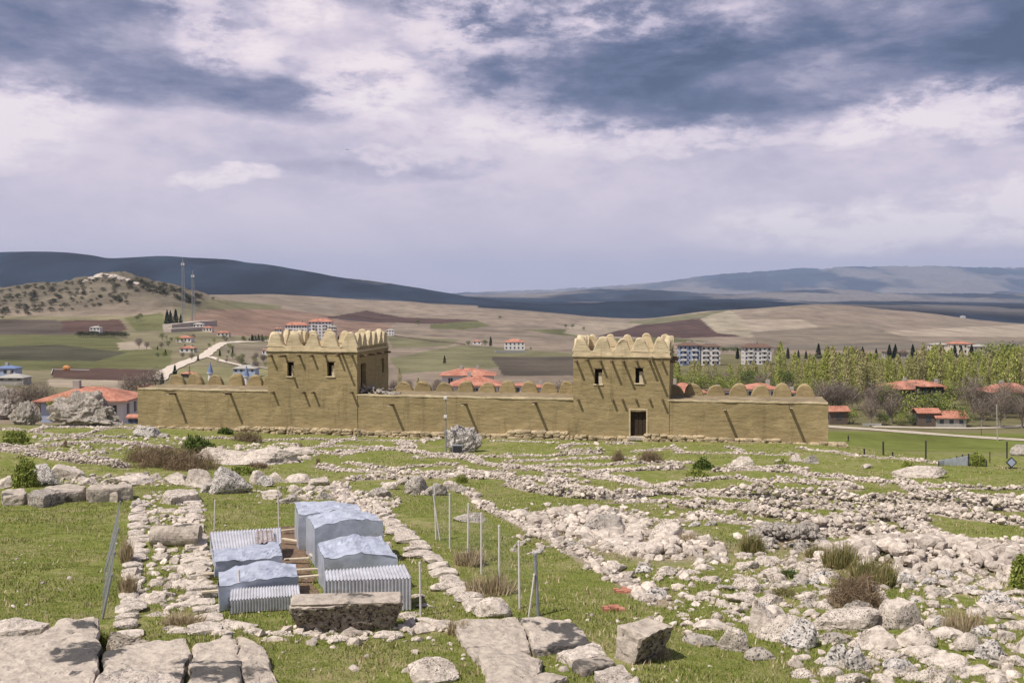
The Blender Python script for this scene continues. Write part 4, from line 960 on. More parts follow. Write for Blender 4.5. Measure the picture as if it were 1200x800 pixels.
# fallen column drum
def drum():
    a = gp(173, 643); b = gp(231, 641); L = (b - a).length; r = .42; n1_, n2_ = 28, 26; V = []; T = []
    for i in range(n1_ + 1):
        t = i / n1_; e = 1 - .10 * max(0, abs(t - .5) * 2 - .85) / .15
        for j in range(n2_):
            an = 2 * math.pi * j / n2_; V.append((L * (t - .5), r * e * math.cos(an), r * e * math.sin(an)))
    for i in range(n1_):
        for j in range(n2_): T.append((i * n2_ + j, i * n2_ + (j + 1) % n2_, (i + 1) * n2_ + (j + 1) % n2_, (i + 1) * n2_ + j))
    V = np.array(V); V += np.stack([fbm3(V * 2.5 + k_, 4, 50 + k_) - .5 for k_ in range(3)], -1) * .12 + np.stack([fbm3(V * 11 + k_, 3, 60 + k_) - .5 for k_ in range(3)], -1) * .05
    fs = [tuple(t) for t in T] + [tuple(range(n2_))[::-1], tuple(range(n1_ * n2_, n1_ * n2_ + n2_))]
    me = bpy.data.meshes.new('column_drum'); me.from_pydata([tuple(v_) for v_ in V], [], fs); me.update()
    c = (a + b) / 2; o = link('column_drum', me, M['block'], None, (c.x, c.y + r, gz(c.x, c.y) + r * .85)); o.rotation_euler = (0, 0, .05)
    tag(o, 'fallen rough column drum lying across the stone walkway', 'column drum')
drum()
# ------------------------------------------------------------------ fortress (rebuilt mud brick city wall)
WC, WS = math.cos(WA), math.sin(WA); O_Y = 96.0
def s_of(px, n=0.0):
    """distance along the wall of image column px, on the line n metres behind the face"""
    u = (px - 600) / F; x0, y0 = WS * n, O_Y + WC * n           # point (s=0)
    return (u * y0 - x0) / (WC + u * WS)
def wpt(s, n, z=0): return Vector((s * WC + n * WS, O_Y - s * WS + n * WC, z))
def z_of(px, py, n=0.0):
    s = s_of(px, n); y = wpt(s, n).y; return CAM_Z + float(ray(px, py)[1]) * y
fort = thing('fortress_wall', 'long tan mud brick fortress wall with two towers and rounded battlements', 'fortress wall', (0, O_Y, 0), -WA)
# local frame of the fortress: x along, y back, z up
def rough_disp(V, amp=.035, seed=0):
    W = V * np.array([1, 1, 1.8]); d = np.stack([fbm3(W * .8 + 7 * k_, 4, 70 + k_ + seed) - .5 for k_ in range(3)], -1) * amp * 3
    d += np.stack([fbm3(W * 3.5 + 7 * k_, 3, 75 + k_ + seed) - .5 for k_ in range(3)], -1) * amp * 1.5
    return V + d
def ticks(a, b, step, extra=()):
    n = max(1, int(round((b - a) / step))); t = set(np.round(np.linspace(a, b, n + 1), 4)) | {round(e, 4) for e in extra if a < e < b}; return sorted(t)
def face_grid(org, du, dv, U, V, holes=(), depth=.45):
    """grid with rectangular openings (u0,u1,v0,v1); returns verts, quads"""
    org, du, dv = Vector(org), Vector(du), Vector(dv); nrm = du.cross(dv); vs = []; fs = []
    for v_ in V:
        for u in U: vs.append(org + du * u + dv * v_)
    nu = len(U)
    for j in range(len(V) - 1):
        for i in range(nu - 1):
            cu, cv_ = (U[i] + U[i + 1]) / 2, (V[j] + V[j + 1]) / 2
            if any(h[0] < cu < h[1] and h[2] < cv_ < h[3] for h in holes): continue
            fs.append((j * nu + i, j * nu + i + 1, (j + 1) * nu + i + 1, (j + 1) * nu + i))
    for (a, b, c, d) in holes:
        base = len(vs); cs = [(a, c), (b, c), (b, d), (a, d)]
        for u, v_ in cs: vs.append(org + du * u + dv * v_)
        for u, v_ in cs: vs.append(org + du * u + dv * v_ - nrm * depth)
        for k_ in range(4): fs.append((base + k_, base + (k_ + 1) % 4, base + 4 + (k_ + 1) % 4, base + 4 + k_))
    return vs, fs
def shell(name, x0, x1, y0, y1, z0, z1, material, parent, step=.28, amp=.035, front_holes=(), right_holes=(), seed=0, top=True):
    m = MB(); ex = [q for h in front_holes for q in h[:2]]; ez = [q for h in front_holes for q in h[2:]]
    ey = [q for h in right_holes for q in h[:2]]; ez2 = [q for h in right_holes for q in h[2:]]
    U = ticks(x0, x1, step, ex); Z_ = ticks(z0, z1, step, ez + ez2); Yt = ticks(y0, y1, step, ey)
    m.add(*face_grid((0, y0, 0), (1, 0, 0), (0, 0, 1), U, Z_, front_holes))
    m.add(*face_grid((x1, 0, 0), (0, 1, 0), (0, 0, 1), Yt, Z_, right_holes))
    m.add(*face_grid((x0, 0, 0), (0, 1, 0), (0, 0, 1), Yt, Z_)); m.add(*face_grid((0, y1, 0), (1, 0, 0), (0, 0, 1), ticks(x0, x1, 1), ticks(z0, z1, 1)))
    if top: m.add(*face_grid((0, 0, z1), (1, 0, 0), (0, 1, 0), U, Yt))
    V = np.array([tuple(q) for q in m.v]); V = rough_disp(V, amp, seed)
    me = bpy.data.meshes.new(name); me.from_pydata([tuple(q) for q in V], [], m.f); me.update()
    bm = bmesh.new(); bm.from_mesh(me); bmesh.ops.remove_doubles(bm, verts=bm.verts, dist=.003); bmesh.ops.recalc_face_normals(bm, faces=bm.faces); bm.to_mesh(me); bm.free()
    me.polygons.foreach_set('use_smooth', [True] * len(me.polygons))
    o = link(name, me, material, parent)
    o.data.set_sharp_from_angle(angle=R(45)) if hasattr(o.data, 'set_sharp_from_angle') else None
    return o
def merlon_mesh(w_, h_, t, base=0.0, seed=0, bell=False):
    """rounded bell shaped battlement, x width, y thickness"""
    rs = random.Random(int(seed * 13 + w_ * 100)); w_ *= rs.uniform(.94, 1.03); h_ *= rs.uniform(.90, 1.05); sk = rs.uniform(-.09, .09); n = 15; prof = []
    for i in range(n):
        a = i / (n - 1); x = (a - .5) * w_; q = min(1, abs(a - .5 - sk * (1 - (abs(a - .5) * 2) ** 2)) * 2)
        prof.append((x, base + h_ * ((max(0, 1 - q ** 2.2)) ** .62 if not bell else (.5 + .5 * math.cos(math.pi * min(1, q * 1.0) ** 1.45)) ** .85)))
    prof = [(-w_ / 2, 0)] + prof + [(w_ / 2, 0)]; V = []
    ny = 5
    for j in range(ny):
        yy = t * (j / (ny - 1) - .5); sh = 1 - .07 * (abs(j / (ny - 1) - .5) * 2) ** 3
        for x, z in prof: V.append((x * sh, yy, z * sh if z > base + .01 else z))
    k_ = len(prof); fs = []
    for j in range(ny - 1):
        for i in range(k_ - 1): fs.append((j * k_ + i, j * k_ + i + 1, (j + 1) * k_ + i + 1, (j + 1) * k_ + i))
    # fan caps with a centre column for roughness
    for j, rev in ((0, False), (ny - 1, True)):
        for i in range(k_ // 2):
            a, b, c, d = j * k_ + i, j * k_ + i + 1, j * k_ + k_ - 2 - i, j * k_ + k_ - 1 - i
            if len({a, b, c, d}) == 4: fs.append((a, b, c, d) if not rev else (d, c, b, a))
    V = np.array(V); V[:, :] = rough_disp(V + seed * 3.3, .075) - seed * 3.3
    me = bpy.data.meshes.new('merlon'); me.from_pydata([tuple(v_) for v_ in V], [], fs); me.update()
    bm = bmesh.new(); bm.from_mesh(me); bmesh.ops.recalc_face_normals(bm, faces=bm.faces); bm.to_mesh(me); bm.free()
    me.polygons.foreach_set('use_smooth', [True] * len(me.polygons))
    if hasattr(me, 'set_sharp_from_angle'): me.set_sharp_from_angle(angle=R(50))
    return me
BD = 5.2                                           # depth of the wall walk
def curtain(pxa, pxb, pya, pyb, name_lab, merl, mtop, mbase, spouts):
    s0, s1 = s_of(pxa) - (.3 if pxa > 200 else 0), s_of(pxb) + (.3 if pxb < 900 else 0); zt = (z_of(pxa, pya) + z_of(pxb, pyb)) / 2
    c = shell('curtain_wall', s0, s1, 0, BD + .6, -1.6, zt, M['mud'], fort, .26, .04, seed=0); c['label'] = name_lab
    # kerb of the walk, worn edge and earth floor
    m = MB(); m.box(s0 + .05, s1 - .05, -.05, .30, zt - .03, zt + .07); V = m
    U = ticks(s0 + .04, s1 - .04, .3); vs, fs = face_grid((0, .5, zt + .03), (1, 0, 0), (0, 1, 0), U, ticks(0, BD - .3, .5))
    V2 = rough_disp(np.array([tuple(q) for q in vs]), .04); mm = MB(); mm.add([tuple(q) for q in V2], fs); mm.build('walkway_floor', M['earth'], c)
    lip = MB(); vsl = []
    sh = shell('edge_lip', s0 + .05, s1 - .05, -.05, .26, zt - .10, zt + .05, M['mudlight'], c, .3, .03, seed=3)
    zb = z_of(600 if merl[0] > 400 and merl[0] < 700 else merl[0], mbase, BD)
    par = shell('parapet', s0 + .02, s1 - .02, BD - .25, BD + .35, zt - .1, zb + .05, M['mud'], c, .3, .04, seed=5)
    for i, px in enumerate(merl):
        s = s_of(px, BD); zt2 = z_of(px, mtop, BD); me = merlon_mesh(1.95, zt2 - zb, .62, 0.0, i)
        o = link('merlon', me, M['mud'], c, (s, BD + .04, zb - .02))
    for (px, py, L) in spouts:
        s = s_of(px, -.02); z = z_of(px, py, -L)
        z = z_of(px, py); tilt = -.10
        m = MB(); m.box(-.11, .11, -L, .5, -.05, .0); m.box(-.11, -.07, -L, .5, 0, .13); m.box(.07, .11, -L, .5, 0, .13)
        o = m.build('waterspout', M['wood'], c, (s, 0, z - .06), bevel=.012); o.rotation_euler = (R(-5), 0, 0)
        e = MB(); e.box(-.12, .12, -L - .02, -L + .20, -.06, .02); e.build('spout_tip', M['palewood'], c, (s, 0, z - .06 ), bevel=.01).rotation_euler = (R(-5), 0, 0)
    return c, zt
cA, zA = curtain(160, 313, 455.5, 457, 'left stretch of the curtain wall', [207, 229, 252, 276, 298, 318], 437, 452, [(204, 461, 1.45), (269, 461, 1.45)])
cB, zB = curtain(418, 672, 466, 463.5, 'middle stretch of the curtain wall', [473.6, 496, 521, 545.5, 570.6, 595.6, 621, 644, 666], 446, 460.5, [(460, 474, 1.4), (546, 473.5, 1.5), (628, 472, 1.5)])
cC, zC = curtain(785, 972, 471.5, 469, 'right stretch of the curtain wall', [791, 814, 840, 866, 892, 918, 945], 449, 463.5, [(850, 478.5, 1.5), (927, 476.5, 1.6)])

def tower(pxa, pxb, ledge, valley, mtop, depth, wins, door, beams, low_beams, lab, side_door=False, nm=5):
    n0 = -.06; s0, s1 = s_of(pxa, n0), s_of(pxb, n0); pc = (pxa + pxb) / 2; zl = z_of(pc, ledge, n0)
    holes = [(s_of(a, n0), s_of(b, n0), z_of(a, d, n0), z_of(a, c, n0)) for (a, b, c, d) in wins]
    if door: a, b, c, d = door; holes.append((s_of(a, n0), s_of(b, n0), z_of(a, d, n0), z_of(a, c, n0)))
    rh = []
    if side_door:
        # y-range measured back from the front face, z from the wall walk up
        rh = [(1.0, 2.5, zB + .6, zB + 2.95), (7.5, 8.2, zB + 1.6, zB + 3.1)]
    T = shell('tower', s0, s1, n0, n0 + depth, -1.6, zl, M['mud'], fort, .26, .04, holes, rh, 0); T['label'] = lab
    W = s1 - s0
    shell('ledge', s0 - .10, s1 + .10, n0 - .12, n0 + depth + .10, zl - .04, zl + .14, M['mudlight'], T, .3, .025, seed=2)
    zv = z_of(pc, valley, n0); zt = z_of(pc, mtop, n0)
    th = .5
    # parapet as four walls
    shell('parapet', s0, s1, n0, n0 + th, zl + .12, zv, M['mudlight'], T, .3, .03, seed=8)
    shell('parapet', s0, s1, n0 + depth - th, n0 + depth, zl + .12, zv, M['mudlight'], T, .3, .03, seed=9)
    shell('parapet', s1 - th, s1, n0 + th + .01, n0 + depth - th - .01, zl + .12, zv, M['mud'], T, .3, .03, seed=10)
    shell('parapet', s0, s0 + th, n0 + th + .01, n0 + depth - th - .01, zl + .12, zv, M['mud'], T, .3, .03, seed=12)
    mw = W / nm
    for i in range(nm):
        x = s0 + mw * (i + .5)
        for yy, sd_ in ((n0 + th / 2, 0), (n0 + depth - th / 2, 7)):
            if sd_ == 0 and i in (0, nm - 1):
                x_ = x + (-.12 if i == 0 else .12)
            else: x_ = x
            link('merlon', merlon_mesh(mw * 1.04, zt - zv, th * 1.02, 0.0, i + sd_, True), M['mudlight'], T, (x_, yy, zv - .03))
    nd = max(3, int(round((depth) / 1.75))); md = (depth) / nd
    for i in range(nd):
        for xx in (s0 + th / 2, s1 - th / 2):
            o = link('merlon', merlon_mesh(md * 1.02, zt - zv, th, 0.0, i + 20, True), M['mudlight'], T, (xx, n0 + md * (i + .5), zv - .03)); o.rotation_euler[2] = math.pi / 2
    for px, py, L in beams + low_beams:
        s = s_of(px, n0); z = z_of(px, py, n0)
        m = MB(); m.tube((0, .4, 0), (0, -L, 0), .12, .115, 10); m.build('roof_beam', M['wood'], T, (s, n0, z - .05), smooth=False)
    for i in range(4):                                # beam ends on the side face
        yy = n0 + .9 + i * (depth - 2) / 3
        m = MB(); m.tube((-.3, 0, 0), (.62, 0, 0), .12, .11, 10); m.build('roof_beam', M['wood'], T, (s1, yy, zl - .45))
    for k_, h in enumerate(holes):
        isd = door and k_ == len(holes) - 1
        m = MB()
        if isd:
            m.box(h[0] - .05, h[1] + .05, n0 + .40, n0 + .44, h[2] - .05, h[3] + .05); d_ = m.build('door', M['darkwood'], T)
            q = MB(); wd_ = (h[1] - h[0]) / 4
            for j in range(4): q.box(h[0] + j * wd_ + .02, h[0] + (j + 1) * wd_ - .02, n0 + .36, n0 + .398, h[2], h[3])
            d_.data = q.build('door_tmp', M['darkwood'], T).data if False else d_.data
            q.build('door_boards', M['darkwood'], T, bevel=.008)
            f = MB(); f.box(h[0] - .14, h[0], n0 - .05, n0 + .06, h[2], h[3] + .1); f.box(h[1], h[1] + .14, n0 - .05, n0 + .06, h[2], h[3] + .1); f.box(h[0] - .14, h[1] + .14, n0 - .055, n0 + .055, h[3] + .1, h[3] + .22)
            f.build('door_frame', M['mudlight'], T, bevel=.02)
            f = MB(); f.box(h[0] - .2, h[1] + .2, n0 - .45, n0 + .1, h[2] - .35, h[2] - .02); f.build('threshold', M['lime'], T, bevel=.04)
        else:
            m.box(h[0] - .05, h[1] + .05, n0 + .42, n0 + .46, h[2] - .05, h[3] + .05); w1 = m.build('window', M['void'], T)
            q = MB(); q.box(h[0] + (h[1] - h[0]) * .48, h[1], n0 + .30, n0 + .34, h[2], h[3] - .35); q.build('shutter', M['palewood'], T)
            q = MB(); q.box(h[0] - .12, h[1] + .12, n0 - .07, n0 + .2, h[2] - .10, h[2] + .02); q.build('window_sill', M['mudlight'], T, bevel=.02)
            q = MB(); q.box(h[0] - .10, h[1] + .10, n0 - .03, n0 + .1, h[3] - .01, h[3] + .10); q.build('lintel', M['wood'], T, bevel=.01)
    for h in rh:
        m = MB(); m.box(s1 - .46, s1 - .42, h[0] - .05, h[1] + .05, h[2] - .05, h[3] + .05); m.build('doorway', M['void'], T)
    return T, s0, s1, zl
bl = lambda lst, py, L: [(p, py, L) for p in lst]
t1, a0, a1, zl1 = tower(313, 418, 411.5, 406, 388.5, 9.7, [(336, 344, 424, 441), (383, 391.5, 424, 441)], None,
    [(318, 416, .62), (334, 416, 1.5), (351, 416, .62), (366, 416, .65), (381, 416, .42), (397, 416, .66), (400.5, 413, 1.5), (412.5, 416, .62)],
    [(320, 459, .58), (356, 459, .62), (367.5, 459, .62), (412.5, 459, .58)], 'left tower of the fortress', True)
t2, b0, b1, zl2 = tower(672, 785, 418, 411.5, 394, 9.0, [(697, 706, 432, 450), (745, 754, 431, 449)], (739.5, 758, 481.5, 510.5),
    [(676, 422.5, .85), (689, 420.5, 1.7), (704, 422.5, .7), (717.5, 422.5, 1.0), (731, 422.5, 1.2), (746.5, 422.5, .95), (761, 421, .9), (764.5, 418.5, 1.7), (776, 422, .6)],
    [(678, 467.5, .5), (718.5, 467.5, .5), (730, 467.5, .5), (746, 467.5, .3), (762, 467.5, .33), (777, 467.5, .55)], 'right tower with the dark door')
# stairs of stones on the walk beside the left tower
C = []; S = []
g = np.random.default_rng(5)
for i in range(70):
    x = a1 + g.uniform(.2, 3.8); y = g.uniform(.5, 2.2); C.append((x, y, zB + g.uniform(.05, max(.1, 1.1 - (x - a1) * .4)))); q = g.uniform(.1, .24); S.append((q * 1.4, q, q * .6))
link('broken_steps', scatter_mesh('broken_steps', np.array(C), np.array(S), 1, 3), M['grey'], cB)
# stone plinth
def plinth(pxa, pxb, top, bot, out, ssz, seed):
    g = np.random.default_rng(seed); s0, s1 = s_of(pxa), s_of(pxb); C = []; S = []
    zt = (z_of(pxa, top) + z_of(pxb, top)) / 2
    s = s0
    while s < s1:
        L = g.uniform(.3, .75) * ssz; p = wpt(s, 0); zb = gz(p.x, p.y - .2) - .1; z = zb
        while z < zt - .03:
            h = g.uniform(.2, .32) * ssz; C.append((s + g.uniform(-.12, .12), -out / 2 + g.uniform(-.08, .05), min(z + h / 2, zt - .05))); S.append((L * .56, out / 2 + .12, h * .62)); z += h * .93
        s += L * .93
    C = np.array(C); S = np.array(S)
    # align with the wall: keep yaw near zero by building boxes-like stones
    V = []; T = []; b = 0
    for c, q in zip(C, S):
        P, t = TPL[2][g.integers(0, 14)]; V.append(np.clip(P * 1.3, -1, 1) * q + c); T.append(t + b); b += len(P)
    link('stone_plinth', npmesh('stone_plinth', np.concatenate(V), np.concatenate(T), False), M['plinth'], fort)
plinth(160, 282, 500.5, 504, .35, .9, 1); plinth(282, 423, 501.8, 509, .5, 1.1, 2); plinth(423, 640, 507.5, 514, .35, 1.0, 3); plinth(600, 668, 505.5, 514, .5, 1.2, 4)
plinth(668, 738, 511, 515, .4, 1.0, 5); plinth(759, 829, 510, 520, .55, 1.1, 6); plinth(829, 913, 514, 522, .5, 1.1, 7); plinth(913, 972, 519.2, 525, .45, 1.0, 8); plinth(955, 989, 518.5, 526, 1.1, 1.1, 9)

# ------------------------------------------------------------------ metal sheet shelters
def shelter(name, roof, lift, label, mat_roof, corr=False, drop=None, ridge=.0, nwave=24, mid=None):
    """roof = BL, BR, TR, TL pixels of the roof outline; front edge at lift[0], rear at lift[1]"""
    lf, lb = lift; BL, BR = gp(*roof[0], lf), gp(*roof[1], lf); TR, TL = gp(*roof[2], lb), gp(*roof[3], lb)
    c = (BL + BR + TR + TL) / 4; gzc = min(gz(p.x, p.y) for p in (BL, BR, TR, TL)); root = thing(name, label, 'metal shelter', (c.x, c.y, gzc))
    o_ = Vector((c.x, c.y, gzc)); nu, nv = (nwave * 6 if corr else 22), (8 if corr else 16); vs = []
    for j in range(nv + 1):
        for i in range(nu + 1):
            u, v_ = i / nu, j / nv; p = BL.lerp(BR, u).lerp(TL.lerp(TR, u), v_) - o_
            dz = ridge * (1 - abs(u - .5) * 2)
            if corr: dz += -.024 * math.sin(u * nwave * 2 * math.pi)
            else: dz += .10 * (1 - abs(2 * float(vn2(np.array([p.x * 1.3 + c.x + p.y * .6]), np.array([p.y * 1.1 - p.x * .4]), 4)[0]) - 1)) - .05 + .09 * (1 - abs(2 * float(vn2(np.array([p.x * 3.1 - p.y * 1.4 + c.x]), np.array([p.y * 2.8 + p.x]), 8)[0]) - 1)) + .06 * (fbm2(np.array([p.x * 3.5 + c.x]), np.array([p.y * 3.5]), 2, 4)[0] - .5)
            vs.append((p.x, p.y, p.z + dz))
    W = nu + 1; fs = [(j * W + i, j * W + i + 1, (j + 1) * W + i + 1, (j + 1) * W + i) for j in range(nv) for i in range(nu)]
    m = MB(); m.add(vs, fs); m.build('roof_sheet', mat_roof, root, smooth=corr)
    # side sheets
    dz_ = drop or 9
    def skirt(edge, nm, mt, corr_=False):
        m = MB(); vs = []; K = 5
        for q in range(K + 1):
            for (x, y, z) in edge:
                zb = max(z - dz_, gz(x + c.x, y + c.y) - gzc + .04); zz = (z - .012) + (zb - z) * q / K; wob = .14 * (float(vn2(np.array([x * 1.7 + c.x]), np.array([y * 1.7 + z * 2 - q * .5]), 6)[0]) - .5) if not corr_ else 0
                vs.append((x + wob * .4, y + wob, zz))
        W = len(edge); m.add(vs, [(q * W + i, q * W + i + 1, (q + 1) * W + i + 1, (q + 1) * W + i) for q in range(K) for i in range(W - 1)])
        m.build(nm, mt, root, smooth=not corr_)
    fr = [list(v_) for v_ in vs[:W]]
    if corr: fr = [(x, y + .024 * math.sin(i / nu * nwave * 2 * math.pi), z - .0) for i, (x, y, z) in enumerate(fr)]
    skirt(fr, 'front_sheet', M['tincor'] if corr else M['tin'], corr)
    skirt([vs[j * W] for j in range(nv + 1)], 'side_sheet', M['tin']); skirt([vs[j * W + nu] for j in range(nv + 1)], 'side_sheet', M['tin']); skirt(vs[nv * W:], 'back_sheet', M['tin'])
    return root
shelter('metal_shelter', [(250,646),(330,636),(329,618),(246,623)], (.62, .88), 'corrugated shelter with a rusty striped patch, rearmost of the left row', M['tincor'], True)
shelter('metal_shelter', [(252,663),(331,653),(326,637),(250,647)], (.75, .82), 'smooth flat sheet shelter second from the back in the left row', M['tin'], drop=.45)
shelter('metal_shelter', [(257,691),(350,679),(346,663),(256,671)], (.65, .72), 'low ridged sheet shelter second from the front in the left row', M['tin'], ridge=.16)
shelter('metal_shelter', [(269,703),(352,697),(350,685),(270,689)], (.42, .62), 'whitish corrugated shelter at the front of the left row', M['tincor'], True, drop=.40)
shelter('metal_shelter', [(350,605),(424,603),(420,594),(345,591)], (1.3, 1.35), 'ridged sheet shelter at the back of the right row', M['tin'], ridge=.12)
shelter('metal_shelter', [(369,620),(449,614),(440,604),(359,607)], (1.35, 1.35), 'tall ridged sheet shelter second from the back in the right row', M['tin'], ridge=.18)
shelter('metal_shelter', [(380,658),(466,656),(447,630),(372,640)], (.95, 1.15), 'dented sheet shelter third from the back in the right row', M['tin'], ridge=.16)
shelter('metal_shelter', [(382,680),(482,677),(474,661),(380,668)], (.95, 1.1), 'corrugated shelter behind the stone trough, front of the right row', M['tincor'], True, drop=.95)
# rusty patch sheet lying on the rearmost corrugated roof
P = [gp(300,637,.74), gp(322,634,.74), gp(320,620,.95), gp(300,621,.95)]; m = MB(); cc = sum(P, Vector()) / 4
nu = 24; vs = []
for v_ in (0, 1):
    for i in range(nu + 1):
        u = i / nu; p = (P[0].lerp(P[1], u) if v_ == 0 else P[3].lerp(P[2], u)) - cc; vs.append((p.x, p.y, p.z + .03 * math.sin(u * 4 * 2 * math.pi)))
for (x, y, z) in list(vs): vs.append((x, y, z - .01))
n_ = nu + 1
m.add(vs, [(i, i + 1, n_ + i + 1, n_ + i) for i in range(nu)] + [(2 * n_ + i, 3 * n_ + i, 3 * n_ + i + 1, 2 * n_ + i + 1) for i in range(nu)])
tag(m.build('corrugated_sheet', M['tinrust'], None, cc), 'rust striped corrugated sheet lying on the rear left shelter roof', 'metal sheet')
# planks between the two rows
for i, (x0, y0, x1, y1) in enumerate([(331,632,352,633),(333,655,362,654),(336,668,374,666),(345,676,378,674),(244,650,252,649),(238,672,256,671),(236,693,258,692),(364,650,374,655),(330,621,348,620)]):
    a, b = gp(x0, y0, .22), gp(x1, y1, .22); m = MB(); c = (a + b) / 2; d = b - a; L = d.length; m.box(-L / 2, L / 2, -.07, .07, -.03, .03)
    o = m.build('plank', M['palewood'], None, (c.x, c.y, c.z), bevel=.006); o.rotation_euler = (0, 0, math.atan2(d.y, d.x)); tag(o, 'weathered plank lying level between the shelters' if 255 < x0 else 'weathered plank end sticking out left of the left shelters', 'plank', 'planks between the shelters' if 255 < x0 else 'plank ends left of the shelters')
    for e in (-1, 1):
        pass
# bare soil pit between rows is part of the ground; add bricks
for (px, py, w_, h_, lb_) in [(733,693,24,4,'row of red tiles sunk in the lawn, upper of two'), (719,714,20,6,'clump of broken red tiles on the lawn, lower of two')]:
    q = gp(px, py); m = MB(); g = np.random.default_rng(int(px)); n_ = 14; ppm = F / q.y
    for i in range(n_):
        x = (g.uniform(-.5, .5)) * w_ / ppm; y = g.uniform(-.15, .15); s = .09; m.box(x - s, x + s * .8, y - .07, y + .07, -.04, .06 + g.uniform(0, .05))
    tag(m.build('roof_tile_fragments', M['tile'], None, q), lb_, 'broken tiles')

# ------------------------------------------------------------------ posts and fences
def post(px, pyt, pyb, r, label, group=None, m='post', name='fence_post', lean=None, cap=False, cat='fence post'):
    a = gp(px, pyb); t = at(px if lean is None else lean, pyt, a.y); h = t.z - a.z
    root = thing(name, label, cat, a, 0, group); mb = MB(); mb.tube((0, 0, -.1), (t.x - a.x, 0, h), r, r, 8); mb.build('shaft', M[m], root)
    k_ = MB(); k_.tube((t.x - a.x, 0, h), (t.x - a.x, 0, h + .05), r * 1.25, r * 1.1, 8); k_.build('cap', M[m], root)
    return root, a, t
tall = [(511, 568, 632, 509, 'rearmost post of the tall wire fence'), (527, 579, 643, 527, 'second post from the back of the tall wire fence'), (548, 591, 660, 549, 'third post from the back of the tall wire fence'),
        (564, 602, 673, 564, 'fourth post from the back, middle of the tall wire fence'), (585, 617, 694, 585, 'third post from the front of the tall wire fence'), (609, 635, 713, 608, 'second post from the front of the tall wire fence')]
TP = []
for px, t, b, ln, lab in tall: TP.append(post(px, t, b, .032, lab, None, 'post', lean=ln))
post(516, 580, 633, .028, 'leaning brace at the rearmost post of the tall fence', None, 'post', 'fence_brace', lean=508, cat='fence brace')
TP.append(post(631, 650, 722, .05, 'thick dark end post of the tall wire fence', None, 'steel', lean=627))
post(619, 674, 723, .026, 'thin white brace leaning on the dark end post', None, 'post', 'fence_brace', lean=626, cat='fence brace')
for px, t, b, ln, lab in [(493, 660, 722, 492, 'grey post standing right of the stone trough'), (251, 587, 621, 252, 'grey post behind the left shelters, left of two'), (327, 586, 620, 326, 'pale post behind the left shelters, right of two'),
        (405, 577, 592, 404, 'short white post behind the right shelters'), (281, 669, 712, 280, 'thin post standing in front of the left shelters')]:
    post(px, t, b, .03, lab, None, 'post', lean=ln)
def net(points, label, name='wire_mesh_fence', drop=.05, hgt=None, m='steel', r=.006, sx_=.16, sz_=.16, both=True):
    """wire net hung along a chain of (base, top) pairs"""
    mb = MB()
    for (a0_, t0_), (a1_, t1_) in zip(points[:-1], points[1:]):
        L = (a1_ - a0_).length; n = max(2, int(L / sx_)); h = ((t0_ - a0_).length + (t1_ - a1_).length) / 2 - drop; k_ = max(2, int(h / sz_))
        def pt(u, v_): return a0_.lerp(a1_, u).lerp(t0_.lerp(t1_, u), v_ * (1 - drop / h))
        for i in range(n + 1): mb.tube(pt(i / n, .02), pt(i / n, 1), r, r, 3, False)
        for j in range(k_ + 1): mb.tube(pt(0, .02 + .98 * j / k_), pt(1, .02 + .98 * j / k_), r, r, 3, False)
    return tag(mb.build(name, M[m]), label, 'wire fence')
net([(a, t) for _, a, t in TP], 'nearly invisible wire mesh hung on the tall fence posts', r=.0022, sx_=.3, sz_=.3)
# left sagging mesh fence
LP = []
for px, t, b, ln, lab in [(119, 674, 725, 131, 'front post of the sagging mesh fence at left'), (120, 648, 698, 134, 'second post from the front of the sagging mesh fence'), (122, 620, 668, 139, 'third post from the front of the sagging mesh fence'), (130, 588, 634, 141, 'rear post of the sagging mesh fence at left')]:
    LP.append(post(px, t, b, .035, lab, None, 'steel', lean=ln))
net([(a, t) for _, a, t in LP], 'sagging grey mesh fence leaning beside the stone walkway', r=.0035, sx_=.34, sz_=.2, m='steel')
# far right fence posts, poles
for px, t, b, m_, lab in [(1035, 518, 533, 'dark', 'dark fence post on the meadow edge nearest the fortress'), (1085, 517, 538, 'dark', 'dark fence post on the meadow edge, middle one'), (1180, 518, 537, 'dark', 'dark fence post on the meadow edge above the warning sign'),
        (1013, 526, 533, 'dark', 'stubby dark post on the meadow edge left of the others'), (1046, 530, 534, 'dark', 'tiny dark post right of the first meadow post'), (1150, 502, 510, 'dark', 'short dark post beside the village road')]:
    post(px, t, b, .07 if m_ == 'dark' else .1, lab, None, m_)
r_, a_, t_ = post(1169, 474, 516, .14, 'pale utility pole standing beside the village road', None, 'conc', 'utility_pole', lean=1168, cat='utility pole')
# pit with fence and blue sheet
pit = [(1100, 546, 541), (1107, 545, 538.5), (1114, 545, 537), (1121, 545, 535), (1128, 545, 533), (1135, 546, 532), (1142, 544, 531), (1160, 542, 530), (1156, 547, 540)]
for px, b, t in pit: post(px, t, b, .045, 'dark stake in the fence around the blue pit', 'stakes around the pit', 'dark', 'fence_stake', cat='fence stake')
PA = [(gp(px, b), at(px, t, gp(px, b).y)) for px, b, t in pit[:7]]
net(PA, 'dark net around the blue pit at right', r=.012, sx_=.3, sz_=.3, m='dark')
a, b = gp(1100, 545), gp(1136, 546); m = MB(); m.add([a, b, b + Vector((0, 0, .75)), a + Vector((0, 0, .35)), a + Vector((0, .06, 0)), b + Vector((0, .06, 0)), b + Vector((0, .06, .75)), a + Vector((0, .06, .35))], [(0, 1, 2, 3), (7, 6, 5, 4), (3, 2, 6, 7), (0, 3, 7, 4), (1, 5, 6, 2)])
tag(m.build('tarpaulin_sheet', M['tin']), 'pale blue sheet along the fenced pit at right', 'sheet')
